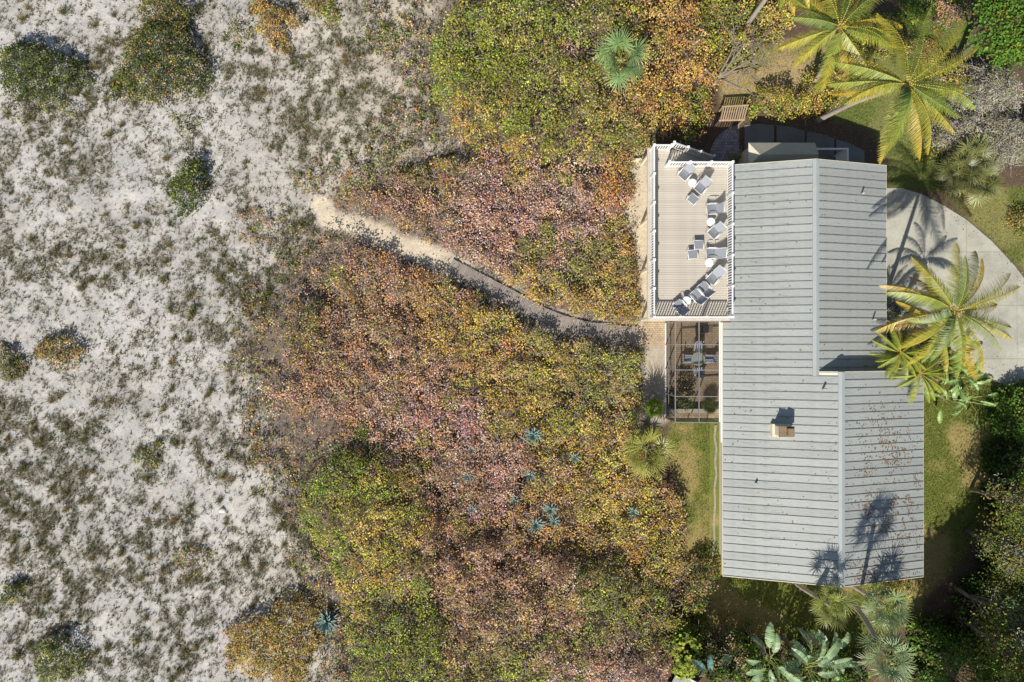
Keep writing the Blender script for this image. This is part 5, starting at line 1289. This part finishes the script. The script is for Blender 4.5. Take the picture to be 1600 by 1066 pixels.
for px, py in fixed: got.append((*P(px, py)[:2], 1.2))
while len(got) < 280:
    x, y = rs.uniform(-35, -4, 1), rs.uniform(-23.5, 23.5, 1)
    if rs.rand() > float(dune_density(x, y)[0]) or any((x[0] - a) ** 2 + (y[0] - b) ** 2 < c_ * c_ for a, b, c_ in BUSHES): continue
    if max(float(sdist(x, y, W[k_])[0]) for k_ in W) > -.1: continue
    if abs(x[0]) > 34.4 or abs(y[0]) > 22.9: continue
    got.append((x[0], y[0], rs.uniform(.6, 1.35)))
for i, (x, y, s_) in enumerate(got):
    o = link('grass_tuft', TV[i % 9], None, (x, y, float(gz(x, y)) - .01), (0, 0, rs.uniform(0, 6.28)), (s_, s_, s_ * rs.uniform(.8, 1.1)))
    straw = (i % 9) % 3 == 2
    tag(o, 'straw coloured arching grass tuft rooted in dune sand' if straw else 'olive arching grass tuft rooted in dune sand', 'grass tuft', 'straw grass tufts on the dune' if straw else 'olive grass tufts on the dune')

# ------------------------------------------------------------------ lawn blades, fallen leaves
rs = np.random.RandomState(720)
xs_l, ys_l = [], []
for k_, pl in WL.items():
    lo, hi = pl.min(0), pl.max(0); n = int(np.prod(hi - lo) * 420)
    x = rs.uniform(lo[0], hi[0], n); y = rs.uniform(lo[1], hi[1], n); sd = sdist(x, y, pl) + .3 * (fbm(x, y, .8, 7) - .5) * 2
    ok = (sd > 0) & ~inside(x, y, DRIVE_W) & ~((x > 13.3) & (x < 25.4) & (y < 11) & (y > -14.4)) & (rs.rand(n) < .35 + .65 * sstep(.62, .40, fbm(x, y, 2.4, 41, 4)))
    xs_l.append(x[ok]); ys_l.append(y[ok])
x = np.concatenate(xs_l); y = np.concatenate(ys_l); n = len(x)
A = np.stack([x, y, gz(x, y)], 1); D = np.concatenate([rs.normal(0, .6, (n, 2)), np.ones((n, 1))], 1)
V, tr = slivers(A, D, rs.uniform(.06, .15, n), rs.uniform(.018, .04, n), rs)
lc = np.array([lin(108, 122, 48), lin(134, 136, 58), lin(164, 148, 92), lin(88, 108, 44)])
tn = sstep(.45, .62, fbm(x, y, 2.4, 41, 4)); ci = pick(np.stack([.35 * (1 - tn) + .08, .3 * np.ones(n), .15 + .5 * tn, .25 * (1 - tn)], 1), rs)
tag(link('lawn_grass', np_mesh('lawn_grass', V, [tr], M_GRASS, np.repeat(shades(lc[ci], rs, .24), 3, 0))), 'patchy green and tan lawn grass around the house', 'grass', kind='stuff')
# leaf litter: on the ground under the garden plants and on the roof
def litter(x, y, z, nrm, seed, name, label, colours, size=(.06, .12)):
    r2 = np.random.RandomState(seed); n = len(x)
    Pp = np.stack([x, y, z], 1); Nn = np.asarray(nrm) + r2.normal(0, .25, (n, 3))
    V, Fq = leaves(Pp, Nn, r2.uniform(*size, n), r2)
    return tag(link(name, np_mesh(name, V, [Fq], M_LEAF, np.repeat(shades(colours[r2.randint(0, len(colours), n)], r2, .2), 6, 0))), label, 'leaf litter', kind='stuff')
rs = np.random.RandomState(730)
n = 26000; x = rs.uniform(7.5, 37, n); y = rs.uniform(-24.5, 24, n)
ok = ~inside(x, y, DRIVE_W) & ~((x > 8.6) & (x < 25.9) & (y < 12.3) & (y > -14.9)) & ~((x > 10) & (x < 14) & (y > -5.4) & (y < 2))
for pl in WL.values(): ok &= ~(inside(x, y, pl) & (rs.rand(n) < .82))
x, y = x[ok], y[ok]
BRN = np.array([lin(126, 98, 70), lin(98, 76, 56), lin(150, 122, 90), lin(120, 108, 96), lin(86, 92, 50)])
xd = rs.uniform(23.7, 36, 2600); yd = rs.uniform(-4, 11, 2600); kd = inside(xd, yd, DRIVE_W) & (rs.rand(2600) < .12 + .5 * sstep(.9, .1, edge_dist(xd, yd, DRIVE_W)))
litter(xd[kd], yd[kd], np.full(kd.sum(), .062), (0, 0, 1), 732, 'driveway_litter', 'scattered brown leaves blown on to the driveway', BRN, (.04, .09))
litter(x, y, gz(x, y) + .025, (0, 0, 1), 731, 'leaf_litter', 'brown fallen leaves over the garden beds', BRN)
n = 44000; x = rs.uniform(EAVE_X + .1, EX2 - .1, n); y = rs.uniform(YB + .1, YT - .2, n)
right = x > RX2; px, py = PX(x, y, 4.2)
pr = .008 + 1.0 * np.exp(-((px - 1400) / 55) ** 2 - ((py - 790) / 90) ** 2) * sstep(.5, .66, fbm(x, y, .6, 99, 3)) + .8 * np.exp(-((px - 1350) / 22) ** 2 - ((py - 900) / 22) ** 2) + .5 * np.exp(-((px - 1385) / 45) ** 2 - ((py - 690) / 50) ** 2) * sstep(.5, .66, fbm(x, y, .6, 97, 3))
seam_ph = np.abs(((YM - y) / .5068) % 1 - .92)
pr = pr + .1 * (seam_ph < .09) * sstep(.55, .7, fbm(x, y, .7, 98, 3))
low = y < YM
ok = (rs.rand(n) < pr) & (low | (x < EX1 - .1)) & (low | (x > XS + .2))
x, y, low = x[ok], y[ok], low[ok]
z = np.where(low, np.where(x < RX2, hz_left(x), RZ2 - SL * (x - RX2)), np.where(x < RX1, hz_left(x), RZ1 - SL * (x - RX1))) + .012
nr_ = np.stack([np.where(low, np.where(x < RX2, -SL, SL), np.where(x < RX1, -SL, SL)), np.zeros(len(x)), np.ones(len(x))], 1)
litter(x, y, z, nr_, 733, 'roof_litter', 'orange brown fallen leaves caught along the roof seams', np.array([lin(150, 108, 68), lin(132, 104, 76), lin(120, 110, 92)]), (.05, .11))
